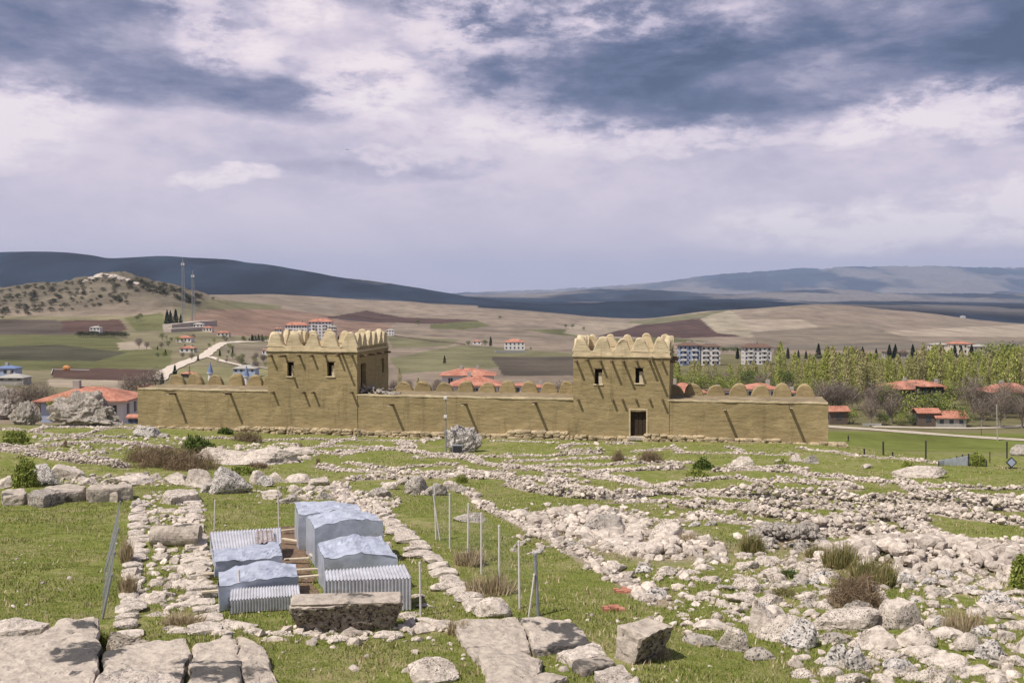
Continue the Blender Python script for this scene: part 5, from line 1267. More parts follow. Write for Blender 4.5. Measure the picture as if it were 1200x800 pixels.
# diamond sign
q = gp(1185, 549); ppm = F / q.y; root = thing('diamond_sign', 'diamond shaped pale blue sign on a low stand at the right edge', 'sign', q)
m = MB(); s = 6.6 / ppm; cz = 7.5 / ppm
def dia(s_, y0, y1):
    mm = MB(); vs = [(dx * s_, y, cz + dz * s_) for y in (y0, y1) for dx, dz in ((0, -1), (1, 0), (0, 1), (-1, 0))]
    return mm.add(vs, [(3, 2, 1, 0), (4, 5, 6, 7), (0, 1, 5, 4), (1, 2, 6, 5), (2, 3, 7, 6), (3, 0, 4, 7)])
dia(s, -.03, .02).build('sign_frame', M['dark'], root); dia(s * .74, -.05, -.031).build('sign_panel', M['bluew'], root)
m.tube((0, .04, -.1), (0, .04, cz), .03, .03, 6); m.tube((-.45, .04, .05), (.45, .04, .05), .05, .05, 6); m.build('stand', M['dark'], root)
# lamp pole with two floodlight heads
q = gp(522.5, 531); T = at(522.5, 466, q.y); root = thing('lamp_pole', 'grey pole with two small white floodlights in front of the middle curtain', 'lamp pole', q)
h = T.z - q.z; m = MB(); m.tube((0, 0, -.1), (0, 0, h), .075, .045, 10); m.build('pole', M['steel'], root)
for zz in (h - .1, at(522.5, 489 - .5 + -20.5, q.y).z - q.z):
    pass
for zz, sz in ((h, .16), (h - 21 / (F / q.y) * 0 - (466 + 0) * 0 - 1.5, .15)):
    m = MB(); m.box(-sz, sz * .8, -.16, .12, zz - .12, zz + .12); m.build('floodlight', M['white'], root, bevel=.03)
q = gp(536, 533); root = thing('electrical_box', 'dark grey electrical box in front of the boulder by the lamp pole', 'electrical box', q); m = MB(); m.box(-.38, .38, 0, .35, .0, .72); m.build('cabinet', M['steel'], root, bevel=.02); m = MB(); m.box(-.34, .34, -.018, 0, .06, .66); m.build('door', M['dark'], root)
m = MB(); m.box(-.42, .42, -.04, .39, .722, .76); m.build('lid', M['steel'], root, bevel=.01)
# ------------------------------------------------------------------ village buildings
def house(px, base, wpx, hpx, Yd, label, name='house', walls='white', roof='tile', kind='hip', deep=.8, yaw=0.0, floors=2, nwin=4, rise=.28, over=.6, roofpx=None, chimney=1, cat='house', sill=True, side=True):
    """front centre base at image px,base ; width wpx ; wall height hpx at distance Yd (m)"""
    if Yd >= 450: q = gp(px, base); Yd = q.y
    else: q = at(px, base, Yd)
    ppm = F / Yd; W = wpx / ppm; H = hpx / ppm; D = W * deep
    root = thing(name, label, cat, q, yaw); m = MB(); m.box(-W / 2, W / 2, 0, D, -3, H); wl = m.build('wall', M[walls], root)
    fh = H / floors; hw = min(1.4, W / nwin * .42)
    for f in range(floors):
        for i in range(nwin):
            x = -W / 2 + W * (i + .5) / nwin; z0 = fh * f + fh * .32; z1 = fh * f + fh * .82
            m = MB(); m.box(x - hw / 2, x + hw / 2, -.06, .1, z0, z1); wd = m.build('window', M['glass'], root)
            if wpx > 40:
                m = MB(); m.box(x - hw / 2 - .12, x + hw / 2 + .12, -.14, -.061, z0 - .14, z0); m.build('sill', M['white'], wd)
                m = MB(); m.box(x - .04, x + .04, -.09, -.061, z0, z1); m.build('mullion', M['white'], wd)
    if side:
        for f in range(floors):
            for sx_ in (-1, 1):
                for yy in (.3, .7):
                    m = MB(); x = sx_ * W / 2; m.box(min(x - .06, x + .06), max(x - .06, x + .06), D * yy - .5, D * yy + .5, fh * f + fh * .32, fh * f + fh * .82); m.build('window', M['glass'], root)
    o = over; rz = W * rise if kind != 'flat' else .3
    x0, x1, y0, y1 = -W / 2 - o, W / 2 + o, -o, D + o
    if kind == 'flat': m = MB(); m.box(x0, x1, y0, y1, H + .01, H + .35)
    elif kind == 'hip':
        r0 = (W - D) / 2 if W > D else 0; yy = D / 2
        m = MB(); m.add([(x0, y0, H), (x1, y0, H), (x1, y1, H), (x0, y1, H), (-max(r0, .3), yy, H + rz), (max(r0, .3), yy, H + rz)] + [(x0, y0, H + .18), (x1, y0, H + .18), (x1, y1, H + .18), (x0, y1, H + .18)],
                        [(3, 2, 1, 0), (0, 1, 7, 6), (1, 2, 8, 7), (2, 3, 9, 8), (3, 0, 6, 9), (6, 7, 5, 4), (7, 8, 5), (8, 9, 4, 5), (9, 6, 4)])
    else:
        m = MB(); yy = D / 2; m.add([(x0, y0, H), (x1, y0, H), (x1, y1, H), (x0, y1, H), (x0, yy, H + rz), (x1, yy, H + rz), (x0, y0, H + .18), (x1, y0, H + .18), (x1, y1, H + .18), (x0, y1, H + .18), (x0, yy, H + rz + .18), (x1, yy, H + rz + .18)],
                                  [(0, 1, 5, 4), (3, 4, 5, 2), (6, 10, 11, 7), (9, 8, 11, 10), (0, 6, 7, 1), (3, 2, 8, 9), (0, 4, 10, 6), (4, 3, 9, 10), (1, 7, 11, 5), (5, 11, 8, 2)])
        g = MB(); g.add([(-W / 2, 0, H), (-W / 2, D, H), (-W / 2, yy, H + rz - .25), (W / 2, 0, H), (W / 2, D, H), (W / 2, yy, H + rz - .25)], [(0, 1, 2), (3, 5, 4)]); g.build('gable', M[walls], root)
    rf = m.build('roof', M[roof], root)
    g = np.random.default_rng(int(px * 3))
    for i in range(chimney):
        x = g.uniform(-.3, .3) * W; m = MB(); m.box(x - .45, x + .45, D * .4, D * .4 + .9, H + rz * .3, H + rz + .9); m.build('chimney', M['conc'], rf)
    return root, W, H, D
# left house
r_, W, H, D = house(97, 496, 92, 26, 140, 'white house with a broad red tiled roof behind the left outcrop', nwin=4, floors=1, deep=.75, rise=.16, over=1.0, yaw=.06)
m = MB(); m.box(-W / 2 - .08, -W / 2 + 2.2, -.30, -.16, .2, 2.9); m.build('blue_door', M['bluew'], r_); m = MB(); m.add([(math.cos(t / 10 * 6.2832) * .32 - W / 2 + .9, -.45 + (k_ * .06), 2.7 + math.sin(t / 10 * 6.2832) * .32) for k_ in (0, 1) for t in range(10)], [tuple(range(10))[::-1], tuple(range(10, 20))] + [(i, (i + 1) % 10, 10 + (i + 1) % 10, 10 + i) for i in range(10)]); m.build('satellite_dish', M['steel'], r_)
house(157, 500, 14, 10, 118, 'small dark shed with a red roof squeezed beside the fortress left corner', 'shed', 'blue', 'tile', 'gable', floors=1, nwin=2, rise=.2, over=.2, chimney=0, cat='shed', side=False)
# middle houses
house(548, 470, 60, 30, 330, 'two storey white house with a red hipped roof behind the middle curtain', nwin=3, floors=2, deep=.7, rise=.13, chimney=2, over=1.0)
house(557, 478, 54, 26, 262, 'lower red roofed house in front of the two storey white one', nwin=3, floors=2, deep=.8, rise=.20, over=1.0)
house(612, 474, 22, 22, 300, 'house with a red roof just showing between two middle merlons', nwin=2, deep=.8, rise=.15, roof='tile')
house(634, 474, 22, 20, 310, 'red roof peeking over the middle curtain near the right tower', nwin=2, deep=.8, rise=.15)
house(803, 484, 44, 24, 230, 'large red roof rising right behind the right tower', nwin=3, deep=.9, rise=.24, over=.8)
house(845, 484, 26, 26, 270, 'grey roofed house between merlons right of the right tower', roof='browntile', nwin=2, deep=.8, rise=.1)
house(893, 482, 40, 26, 262, 'red tiled roof behind the merlons of the right curtain', nwin=3, deep=.8, rise=.16)
house(928, 482, 12, 22, 270, 'small house with a white chimney behind the right curtain', nwin=1, deep=.9, rise=.2)
# right houses near road
house(983, 496, 22, 14, 286, 'small red roofed dark barn touching the right end of the fortress', 'barn', 'brick', 'tile', 'gable', deep=.7, floors=1, nwin=1, rise=.24, cat='barn', chimney=0, yaw=.12)
house(1088, 499, 24, 15, 284, 'low dark barn with a red roof by the road, left half', 'barn', 'brick', 'tile', 'gable', deep=.7, floors=1, nwin=1, rise=.2, cat='barn', chimney=0)
house(1115, 499, 34, 9, 283, 'stone byre with a red lean roof by the road, right half', 'barn', 'conc', 'tile', 'gable', deep=.7, floors=1, nwin=3, rise=.22, cat='barn', chimney=0, yaw=-.05)
house(1080, 470, 66, 14, 330, 'wide house with a rambling red roof among bare trees at right', roof='tile', walls='brick', nwin=5, deep=.7, floors=1, rise=.14, over=1.2)
house(1093, 466, 26, 13, 312, 'annex with a shaded veranda under the rambling red roof', roof='tile', walls='darkwood', nwin=3, deep=.7, floors=1, rise=.2)
house(1190, 474, 56, 14, 320, 'red tiled house cut by the right edge', roof='tile', walls='conc', nwin=4, deep=.7, floors=1, rise=.18, over=1.0)
house(1022, 500, 22, 2.5, 283, 'low row of white stones by the barn', 'stone_wall', 'conc', 'conc', 'flat', deep=.06, floors=1, nwin=1, over=0, chimney=0, cat='wall', side=False)
# far right small houses
house(1105, 415, 22, 11, 640, 'pale house with a flat brown roof above the poplars, left of three', walls='cream', roof='conc', nwin=3, rise=.1, chimney=0)
house(1128, 415, 26, 12, 650, 'pale house with orange roof above the poplars, middle of three', walls='cream', roof='tile', nwin=4, rise=.12, chimney=1)
house(1150, 416, 20, 10, 640, 'brown roofed house above the poplars, right of three', walls='cream', roof='conc', nwin=3, rise=.12, chimney=0)
house(1052, 420, 24, 7, 640, 'low dull house among the dark pines above the poplars', walls='conc', roof='browntile', nwin=4, floors=1, rise=.08, chimney=0)
# apartment blocks
def apartment(px, base, wpx, hpx, Yd, label, walls, floors, nwin, roof='browntile', yaw=0, deep=.5):
    r_, W, H, D = house(px, base, wpx, hpx, Yd, label, 'apartment_building', walls, roof, 'hip', deep, yaw, floors, nwin, .15, 1.0, chimney=3, cat='apartment building')
    fh = H / floors
    for f in range(1, floors):
        for xx in (-.28, .22):
            m = MB(); m.box(W * xx - 1.6, W * xx + 1.6, -1.3, 0, fh * f - .1, fh * f + .05); m.box(W * xx - 1.6, W * xx + 1.6, -1.3, -1.2, fh * f, fh * f + 1); m.build('balcony', M['white'], r_)
    return r_
apartment(808, 428, 25, 23, 600, 'pale blue apartment block with a brown roof right of the right tower', 'bluew', 4, 5)
apartment(833, 428, 22, 22, 600, 'white apartment block attached to the right of the pale blue one', 'white', 4, 4)
apartment(888, 427, 32, 20, 600, 'white apartment block with dark balconies standing apart at right', 'white', 4, 6)
apartment(347, 399, 26, 18, 860, 'long white institutional block with a red roof behind the left tower', 'white', 4, 8, 'tile')
apartment(375, 399, 27, 22, 850, 'tall white and grey institutional block behind the left tower', 'white', 6, 7, 'tile')
apartment(326, 399, 8, 14, 850, 'small low wing at the left end of the white institution', 'white', 3, 3, 'tile')
apartment(389.5, 401, 9, 18, 845, 'narrow beige wing at the right end of the white institution', 'cream', 5, 3, 'conc')
# scattered farmhouses
FH = [(111, 391, 12, 7, 620, 'pale two storey farmhouse behind a dark hedge on the left slope', 'white', 'conc', 2, 3),
 (215, 401, 18, 5, 560, 'low white house with a red roof on the slope below the masts', 'white', 'tile', 1, 4),
 (219, 413, 17, 5, 480, 'low white house with a dull red roof right beside the dirt road bend', 'white', 'tile', 1, 3),
 (243, 389, 11, 5, 660, 'two tone house with an orange and grey roof below the quarry', 'cream', 'tile', 1, 3),
 (261, 394, 14, 4, 620, 'orange roofed house at the fork of the dirt road', 'cream', 'tile', 1, 3),
 (311, 416, 8, 6, 470, 'little red roofed house hiding behind the left tower edge', 'white', 'tile', 1, 2),
 (457, 393, 10, 6, 800, 'tiny white two storey house right of the left tower', 'white', 'conc', 2, 3),
 (559, 404, 10, 4, 700, 'small white barn with a red roof left of the isolated villa', 'white', 'tile', 1, 2),
 (603, 410, 24, 9, 690, 'isolated white villa with a tan hipped roof in the fields', 'white', 'tile', 2, 5),
 (6, 440, 24, 8, 330, 'blue walled house at the left edge of the valley', 'bluew', 'blue', 1, 3),
 (12, 446, 30, 3, 320, 'long grey shed below the blue house at the left edge', 'conc', 'conc', 1, 3),
 (286, 437, 26, 5, 420, 'blue grey building behind the left merlons', 'bluew', 'conc', 1, 4),
 (170, 462, 22, 8, 300, 'dull house with a small red roof left of the fortress top', 'conc', 'tile', 1, 3),
 (220, 444, 16, 6, 400, 'brown red roof just above the left merlons', 'brick', 'tile', 1, 3),
 (232, 384, 12, 4, 760, 'white flat structure on the quarry terrace', 'white', 'conc', 1, 3),
 (1129, 372.5, 5, 2, 2500, 'tiny lone house on the ridge at right', 'white', 'conc', 1, 1)]
for px, b, w_, h_, Yd, lab, wl, rf, fl, nw_ in FH:
    house(px, b, w_, h_, max(Yd, 450) if b < 432 else Yd, lab, 'farmhouse', wl, rf, 'hip', .7, 0, fl, nw_, .16, .4, chimney=1, side=False)
def longwall(pts, h, t, label, m, name='field_wall', cat='wall'):
    mb = MB()
    for a, b in zip(pts[:-1], pts[1:]):
        A_, B_ = gp(*a), gp(*b); d = (B_ - A_).normalized(); n_ = Vector((-d.y, d.x, 0)) * t / 2
        mb.add([A_ - n_ - Vector((0, 0, 1)), B_ - n_ - Vector((0, 0, 1)), B_ + n_ - Vector((0, 0, 1)), A_ + n_ - Vector((0, 0, 1)), A_ - n_ + Vector((0, 0, h)), B_ - n_ + Vector((0, 0, h)), B_ + n_ + Vector((0, 0, h)), A_ + n_ + Vector((0, 0, h))], [(0, 1, 5, 4), (1, 2, 6, 5), (2, 3, 7, 6), (3, 0, 4, 7), (4, 5, 6, 7)])
    return tag(mb.build(name, M[m]), label, cat)
longwall([(580, 413), (616, 413)], 1.6, .4, 'white garden wall in front of the isolated villa', 'white')
longwall([(460, 394), (500, 399), (545, 404)], 1.2, .8, 'brown field wall running left from the isolated villa', 'brick')
longwall([(396, 374), (440, 378)], 2.0, .8, 'pale terrace wall right of the white institution', 'conc')
longwall([(60, 439), (62, 433), (105, 434)], .5, .3, 'grey wall around the brown plot in the left valley', 'conc')
longwall([(196, 386), (230, 382), (250, 381)], 5, 12, 'pale quarry terrace below the masts', 'lime', 'quarry_terrace', 'terrace')
longwall([(196, 389), (240, 386)], 3, 8, 'lower pale quarry terrace below the masts', 'lime', 'quarry_terrace', 'terrace')
# orange heap and blue spires
q = gp(78, 434); ppm = F / q.y; Pm, T = rock_shape(3, 5, .06, 8, .7); V = Pm * np.array([4.6, 3, 4.2]) / ppm * 1.0; V[:, 2] += 2 / ppm
M['scrub'] = leaf_mat('dull_scrub_leaf', (.022, .03, .014), (.04, .05, .024), (.07, .075, .04))
M['orange'] = simple('orange_fabric', (.55, .26, .10)); tag(link('hay_tent', npmesh('hay_tent', V, T), M['orange'], None, q), 'orange rounded heap in the field above the left house', 'heap')
for px, top, b, lab in [(246.5, 424, 440, 'slender blue cone topped spire behind the left merlons, left one'), (289, 428, 444, 'slender blue cone topped minaret behind the left merlons, right one')]:
    q = at(px, b + 6, 330); ppm = F / 330; h = (b + 6 - top) / ppm; root = thing('minaret', lab, 'minaret', q); m = MB(); m.tube((0, 0, -3), (0, 0, h * .42), .75, .7, 12); m.build('shaft', M['white'], root)
    m = MB(); m.tube((0, 0, h * .42), (0, 0, h), .95, .04, 12); m.build('spire', M['blue'], root); m = MB(); m.tube((0, 0, h * .40), (0, 0, h * .44), 1.05, 1.05, 12); m.build('balcony', M['white'], root)
# masts
for px, top, b, Yd, lab in [(215, 307, 376, 780, 'taller of two lattice radio masts on the left slope'), (226.5, 321, 376, 790, 'shorter of two lattice radio masts on the left slope')]:
    q = at(px, b, Yd); t = at(px, top, Yd); h = t.z - q.z; root = thing('radio_mast', lab, 'mast', q); m = MB(); w0, w1 = 1.6, .8
    K = 22; cs = [(1, 0), (-.5, .87), (-.5, -.87)]
    for k_ in range(K):
        z0, z1 = h * k_ / K, h * (k_ + 1) / K; r0 = w0 + (w1 - w0) * k_ / K; r1 = w0 + (w1 - w0) * (k_ + 1) / K
        for i in range(3):
            A_ = (cs[i][0] * r0, cs[i][1] * r0, z0); B_ = (cs[i][0] * r1, cs[i][1] * r1, z1); C_ = (cs[(i + 1) % 3][0] * r1, cs[(i + 1) % 3][1] * r1, z1)
            m.tube(A_, B_, .17, .17, 4, False); m.tube(A_, C_, .10, .10, 3, False)
    m.build('lattice', M['steel'], root); m = MB(); m.tube((0, 0, h), (0, 0, h + 3), .12, .05, 6); m.box(-1.2, 1.2, -.4, .4, h - 2.5, h - .8); m.build('antenna', M['white'], root)

# ------------------------------------------------------------------ trees
def leafcloud(C, sizes, seed, aspect=1.0, up=0.0):
    """one bent quad (2 triangles) per leaf clump"""
    g = np.random.default_rng(seed); n = len(C); a = g.normal(size=(n, 3)); a[:, 2] *= (1 - up); a /= np.linalg.norm(a, axis=1)[:, None]
    b = g.normal(size=(n, 3)); b[:, 2] += up * 3; b -= a * (a * b).sum(1)[:, None]; b /= np.linalg.norm(b, axis=1)[:, None]
    s = sizes[:, None]; P = np.stack([C - b * s * aspect, C + np.cross(a, b) * s * .55, C + b * s * aspect, C - np.cross(a, b) * s * .55], 1).reshape(-1, 3)
    T = np.arange(n * 4).reshape(-1, 4); return P, T
def limbs(mb, h, spread, n, seed, r, lo=.25, angle=.5, tr=.12):
    g = random.Random(seed); ends = []
    for i in range(n):
        z = h * (lo + (.9 - lo) * i / n); th = i * 2.4 + g.random(); L = spread * (1.1 - i / n * .6) * g.uniform(.7, 1.1); e = (math.cos(th) * L, math.sin(th) * L, z + L * angle + h * .04)
        mb.tube((0, 0, z), e, r * (1 - i / n * .6) * .45, r * .12, 4, False); ends.append((z, e))
        for k_ in range(2):
            t = .5 + .3 * k_; p = (e[0] * t, e[1] * t, z + (e[2] - z) * t); mb.tube(p, (p[0] + g.uniform(-.3, .3) * L, p[1] + g.uniform(-.3, .3) * L, p[2] + L * .35), r * .15, r * .05, 3, False)
    return ends
def tree_proto(kind, seed):
    g = np.random.default_rng(seed); mb = MB()
    if kind in ('poplar', 'thin'):
        h = 1.0; n = 1100 if kind == 'poplar' else 700; mb.tube((0, 0, -.03), (0, 0, .97), .011, .002, 6, False); limbs(mb, 1, .05, 16, seed, .010, .12, 2.6)
        t = g.uniform(.10, 1, n) ** .85; rad = .085 * np.sin(np.clip(t * 1.02, 0, 1) ** .8 * np.pi) ** .6 * (.75 + .5 * vn2(t * 9, t * 0 + seed, 1)) + .006
        th = g.uniform(0, 6.283, n); rr = rad * np.sqrt(g.uniform(0.02, 1, n)); C = np.stack([rr * np.cos(th), rr * np.sin(th), t], 1); P, T = leafcloud(C, g.uniform(.008, .017, n), seed, 1.7, .7)
        lm, nm = ('poplar' if kind == 'poplar' else 'poplar2'), 'poplar_tree'
    elif kind == 'round':
        mb.tube((0, 0, -.03), (.01, 0, .45), .035, .016, 7, False); limbs(mb, .8, .34, 11, seed, .035, .25, .8); C = []
        for k_ in range(26):
            d = g.normal(size=3); d /= np.linalg.norm(d); c = np.array([0, 0, .60]) + d * np.array([.34, .34, .30]) * g.uniform(.45, 1); C.append(c + g.normal(size=(60, 3)) * g.uniform(.04, .085))
        C = np.concatenate(C); C = C[C[:, 2] > .12]; P, T = leafcloud(C, g.uniform(.010, .024, len(C)), seed); lm, nm = 'green', 'leafy_tree'
    elif kind == 'bare':
        mb.tube((0, 0, -.03), (.02, 0, .5), .030, .014, 7, False); limbs(mb, .85, .36, 18, seed, .03, .2, 1.0); n = 1500
        d = g.normal(size=(n, 3)); d /= np.linalg.norm(d, axis=1)[:, None]; C = np.array([0, 0, .58]) + d * np.array([.36, .36, .38]) * (g.uniform(.15, 1, n) ** .5)[:, None] * (.8 + .35 * fbm3(d * 2.2 + seed, 2, 3))[:, None]
        C = C[C[:, 2] > .1]; P, T = leafcloud(C, g.uniform(.022, .05, len(C)), seed, 1.5, .3); P = P.reshape(-1, 4, 3); mid = (P[:, 1:2] + P[:, 3:4]) / 2; P[:, 1] = mid[:, 0] + (P[:, 1] - mid[:, 0]) * .14; P[:, 3] = mid[:, 0] + (P[:, 3] - mid[:, 0]) * .14; P = P.reshape(-1, 3)
        lm, nm = 'twig', 'bare_tree'
    elif kind == 'pine':
        mb.tube((0, 0, -.03), (0, 0, .95), .025, .004, 6, False); n = 900; t = g.uniform(.08, 1, n); rad = .24 * (1 - t) ** .75 * (.7 + .5 * vn2(t * 14, t * 0 + seed, 2)); th = g.uniform(0, 6.283, n); rr = rad * np.sqrt(g.uniform(.1, 1, n))
        C = np.stack([rr * np.cos(th), rr * np.sin(th), t], 1); P, T = leafcloud(C, g.uniform(.02, .045, n), seed); lm, nm = 'pine', 'pine_tree'
    root = bpy.data.objects.new(nm, None); COL.objects.link(root); mb.build('trunk', M['bark'], root); link('crown', npmesh('crown', P, T, False), M[lm], root); root['kk'] = kind
    return root
def variant(root, m):
    c = copy_tree(root)
    for ch in c.children:
        if ch.name.startswith('crown'): ch.data = ch.data.copy(); ch.data.materials.clear(); ch.data.materials.append(M[m])
    return c
PR = {k_: [tree_proto(k_, 10 * i + 3) for i in range(n_)] for k_, n_ in (('poplar', 4), ('thin', 3), ('round', 4), ('bare', 4), ('pine', 3))}
PR['lime'] = [variant(r, 'lime_leaf') for r in PR['round']]; PR['scrub'] = [variant(r, 'scrub') for r in PR['round']]
for r in PR['scrub']: r.name = 'scrub_bush'
CAT = {'scrub': 'bush', 'poplar': 'poplar', 'thin': 'poplar', 'round': 'tree', 'bare': 'tree', 'pine': 'pine', 'lime': 'tree'}
tg = np.random.default_rng(21)
def plant(kind, px, base, hpx, Yd, label, group, wide=1.0):
    r = PR[kind][tg.integers(0, len(PR[kind]))]; c = copy_tree(r)
    if Yd >= 450 and base < 432: q = gp(px, base); Yd = q.y; z = q.z
    else: q = at(px, base, Yd); z = gz(q.x, q.y)
    if group: label = label.split(' or ')[0] if False else label
    top = at(px, base - hpx, Yd).z; h = max(1.2, top - z); lowb = kind in ('lime', 'round') and hpx <= 22 and Yd < 300
    if z > q.z + 3 or z < q.z - 14: z = q.z; h = hpx * Yd / F
    if lowb: h *= 1.35; z -= h * .24
    c.location = (q.x, q.y, z - .1); c.scale = (h * wide, h * wide, h); c.rotation_euler = (0, 0, tg.uniform(0, 6.28)); tag(c, label, CAT[kind], group)
    if group and not label.startswith('slim yellow'): c['label'] = {'poplar': 'full yellow green poplar', 'thin': 'thin pale poplar', 'round': 'dark green leafy tree', 'lime': 'spring green tree', 'bare': 'bare brown tree', 'pine': 'dark pointed conifer', 'scrub': 'dark hedge bush'}[kind] + ', ' + where(px, base - hpx / 2, NEARB)
    elif group: c['label'] = ('full' if kind == 'poplar' else 'thin') + ' poplar, dense belt, ' + where(px, base - hpx / 2, NEARB)
    if 'kk' in c: del c['kk']
    return c
def belt(px): return 'just right of the fortress end' if px < 985 else 'left of the rambling roof' if px < 1050 else 'directly behind the rambling red roof' if px < 1125 else 'between the two red roofs' if px < 1165 else 'at the right edge'
# poplar belt on the right
for i in range(150):
    px = tg.uniform(930, 1215); Yd = tg.uniform(360, 430); hp = tg.uniform(38, 58) * (1 + .12 * math.sin(px / 17)); plant('poplar' if tg.random() < .55 else 'thin', px, 466 - (Yd - 360) * .06, hp, Yd, 'slim yellow green poplar, dense belt, ' + belt(px), 'poplars of the dense belt, ' + belt(px), 1.25)
for i in range(52):
    px = tg.uniform(786, 945); Yd = tg.uniform(370, 470); hp = tg.uniform(24, 42); plant('thin' if tg.random() < .6 else 'poplar', px, 462, hp, Yd, 'slim poplar in the loose grove below the apartment blocks', 'poplars below the apartment blocks', 1.3)
plant('poplar', 914, 462, 62, 385, 'tallest poplar, standing alone above the belt right of the apartment blocks', None, 1.3)
for i in range(60):
    px = tg.uniform(788, 930); Yd = tg.uniform(330, 480); plant(('lime', 'lime', 'bare', 'round')[tg.integers(0, 4)], px, 464, tg.uniform(18, 34), Yd, 'bushy spring green or bare tree in the grove below the apartment blocks', 'trees below the apartment blocks', 1.05)
for i in range(34):
    px = tg.uniform(930, 1210); Yd = tg.uniform(300, 345); plant('bare' if tg.random() < .72 else 'lime', px, 482, tg.uniform(24, 40), Yd, 'bare or budding tree behind the red roofs at right', 'trees behind the red roofs at right', 1.15)
for (px, b, h, Yd, k_, lab) in [(1172, 500, 44, 283, 'bare', 'big spreading bare tree in front of the red house at the right edge'), (1150, 500, 38, 284, 'bare', 'bare tree left of the big spreading one at right'), (1198, 501, 40, 283, 'bare', 'bare tree cut by the right edge'),
      (1020, 496, 34, 285, 'bare', 'rounded pale bare tree right of the small barn'), (1045, 492, 32, 290, 'bare', 'bare tree left of the low dark barn'), (995, 496, 20, 288, 'lime', 'light green bush beside the small barn'), (1035, 498, 17, 286, 'round', 'dark green bush left of the low barn'),
      (1055, 498, 16, 286, 'lime', 'green bush directly left of the low barn'), (1068, 498, 14, 286, 'round', 'small green bush touching the low barn'), (1070, 478, 22, 290, 'lime', 'bright green tree in front of the rambling roof, left'), (1090, 480, 22, 290, 'round', 'green tree in front of the rambling roof, middle'), (1110, 482, 20, 290, 'lime', 'bright green tree in front of the rambling roof, right'), (1128, 488, 16, 285, 'round', 'green bush right of the rambling roof'),
      (1140, 478, 44, 300, 'bare', 'tall bare tree between the two red roofs at right'), (965, 480, 40, 300, 'bare', 'large brown bare tree behind the right end of the fortress'), (985, 478, 36, 305, 'bare', 'brown bare tree behind the small barn'),
      (1140, 452, 44, 420, 'lime', 'rounded yellow green tree above the belt at far right'), (1165, 452, 56, 430, 'lime', 'largest rounded yellow green tree above the belt at far right'), (1190, 450, 52, 430, 'round', 'green tree above the belt touching the right edge'), (1205, 452, 50, 420, 'lime', 'yellow green tree cut by the right edge'),
      (28, 488, 44, 150, 'bare', 'dense brown bare tree left of the white house'), (48, 484, 40, 152, 'bare', 'brown bare tree touching the white house roof'), (68, 494, 34, 128, 'lime', 'leafy green tree in front of the white house'), (82, 490, 30, 128, 'round', 'second leafy tree in front of the red roof'), (112, 466, 16, 240, 'lime', 'light green tree behind the red roof ridge'),
      (150, 470, 34, 250, 'bare', 'bare tree behind the left corner of the fortress'), (168, 468, 36, 255, 'bare', 'bare thicket tree left of the road bend'), (182, 462, 34, 300, 'bare', 'bare tree where the dirt road starts'), (190, 452, 16, 330, 'pine', 'single dark pine beside the dirt road'), (205, 441, 14, 380, 'pine', 'small pine by the dirt road'), (222, 440, 12, 390, 'thin', 'thin small tree by the dirt road'),
      (196, 385, 22, 720, 'pine', 'dark pine clump tree below the masts, left'), (200, 384, 20, 720, 'pine', 'dark pine below the masts, middle'), (206, 384, 22, 725, 'pine', 'dark pine below the masts, right'), (212, 384, 16, 730, 'pine', 'small dark pine under the taller mast'),
      (164, 376, 10, 900, 'round', 'isolated dark bush on the left slope'), (160, 377, 8, 900, 'round', 'smaller bush beside the isolated dark one'),
      (163, 408, 14, 560, 'bare', 'bare bush on the left slope right of the hedge'), (172, 409, 10, 560, 'bare', 'low bare bush right of the hedge'),
      (470, 476, 26, 250, 'bare', 'bare tree beside the left tower, right side'), (482, 478, 22, 250, 'pine', 'dark slim tree right of the left tower'), (490, 476, 34, 260, 'thin', 'thin leafless poplar right of the left tower'), (500, 478, 28, 250, 'bare', 'bare tree left of the red roofed houses'), (468, 455, 24, 330, 'thin', 'tall thin tree near the left tower'), (510, 470, 20, 300, 'bare', 'bare bush tree by the white house'),
      (665, 478, 36, 260, 'bare', 'bare tree left of the right tower'), (655, 478, 28, 255, 'bare', 'smaller bare tree left of the right tower'), (521, 426, 10, 520, 'pine', 'small dark tree on the field above the houses'),
      (568, 407, 10, 690, 'round', 'dark round tree behind the small white barn'), (575, 406, 12, 690, 'pine', 'dark pine beside the small white barn'), (549, 406, 8, 690, 'round', 'bush left of the small white barn'), (622, 411, 5, 690, 'round', 'small bush at the right of the isolated villa'),
      (490, 382, 8, 1500, 'round', 'lone dark tree on the brown field in the middle distance'), (663, 385, 6, 1400, 'round', 'left bush of the group on the green strip'), (671, 386, 7, 1400, 'round', 'middle bush of the group on the green strip'), (684, 388, 6, 1400, 'round', 'right bush of the group on the green strip'),
      (586, 375, 6, 1900, 'round', 'dark bush on the distant field centre'), (250, 353, 6, 1900, 'round', 'lone dark tree on the pale ridge right of the masts')]:
    plant(k_, px, b, h, Yd, lab, None, 1.15 if k_ in ('bare', 'round', 'lime') else 1)
for i in range(34):
    px = tg.uniform(925, 1200) if tg.random() < .8 else tg.uniform(855, 925); plant('pine' if tg.random() < .7 else 'bare', px, 421, tg.uniform(9, 19), tg.uniform(560, 680), 'dark conifer or bare tree on the slope above the poplar belt', 'dark trees above the poplar belt', 1.1)
for i in range(16): plant('round', 846 + i * 2.6 + tg.uniform(-1, 1), 413, tg.uniform(5, 8), 720, 'dark hedge tree between the apartment blocks', 'hedge between the apartment blocks', 1.3)
for i in range(14): plant('pine' if tg.random() < .5 else 'round', 284 + i * 2.4 + tg.uniform(-2, 2), 400, tg.uniform(4, 9), 830, 'small dark tree left of the white institution', 'trees beside the white institution', 1.3)
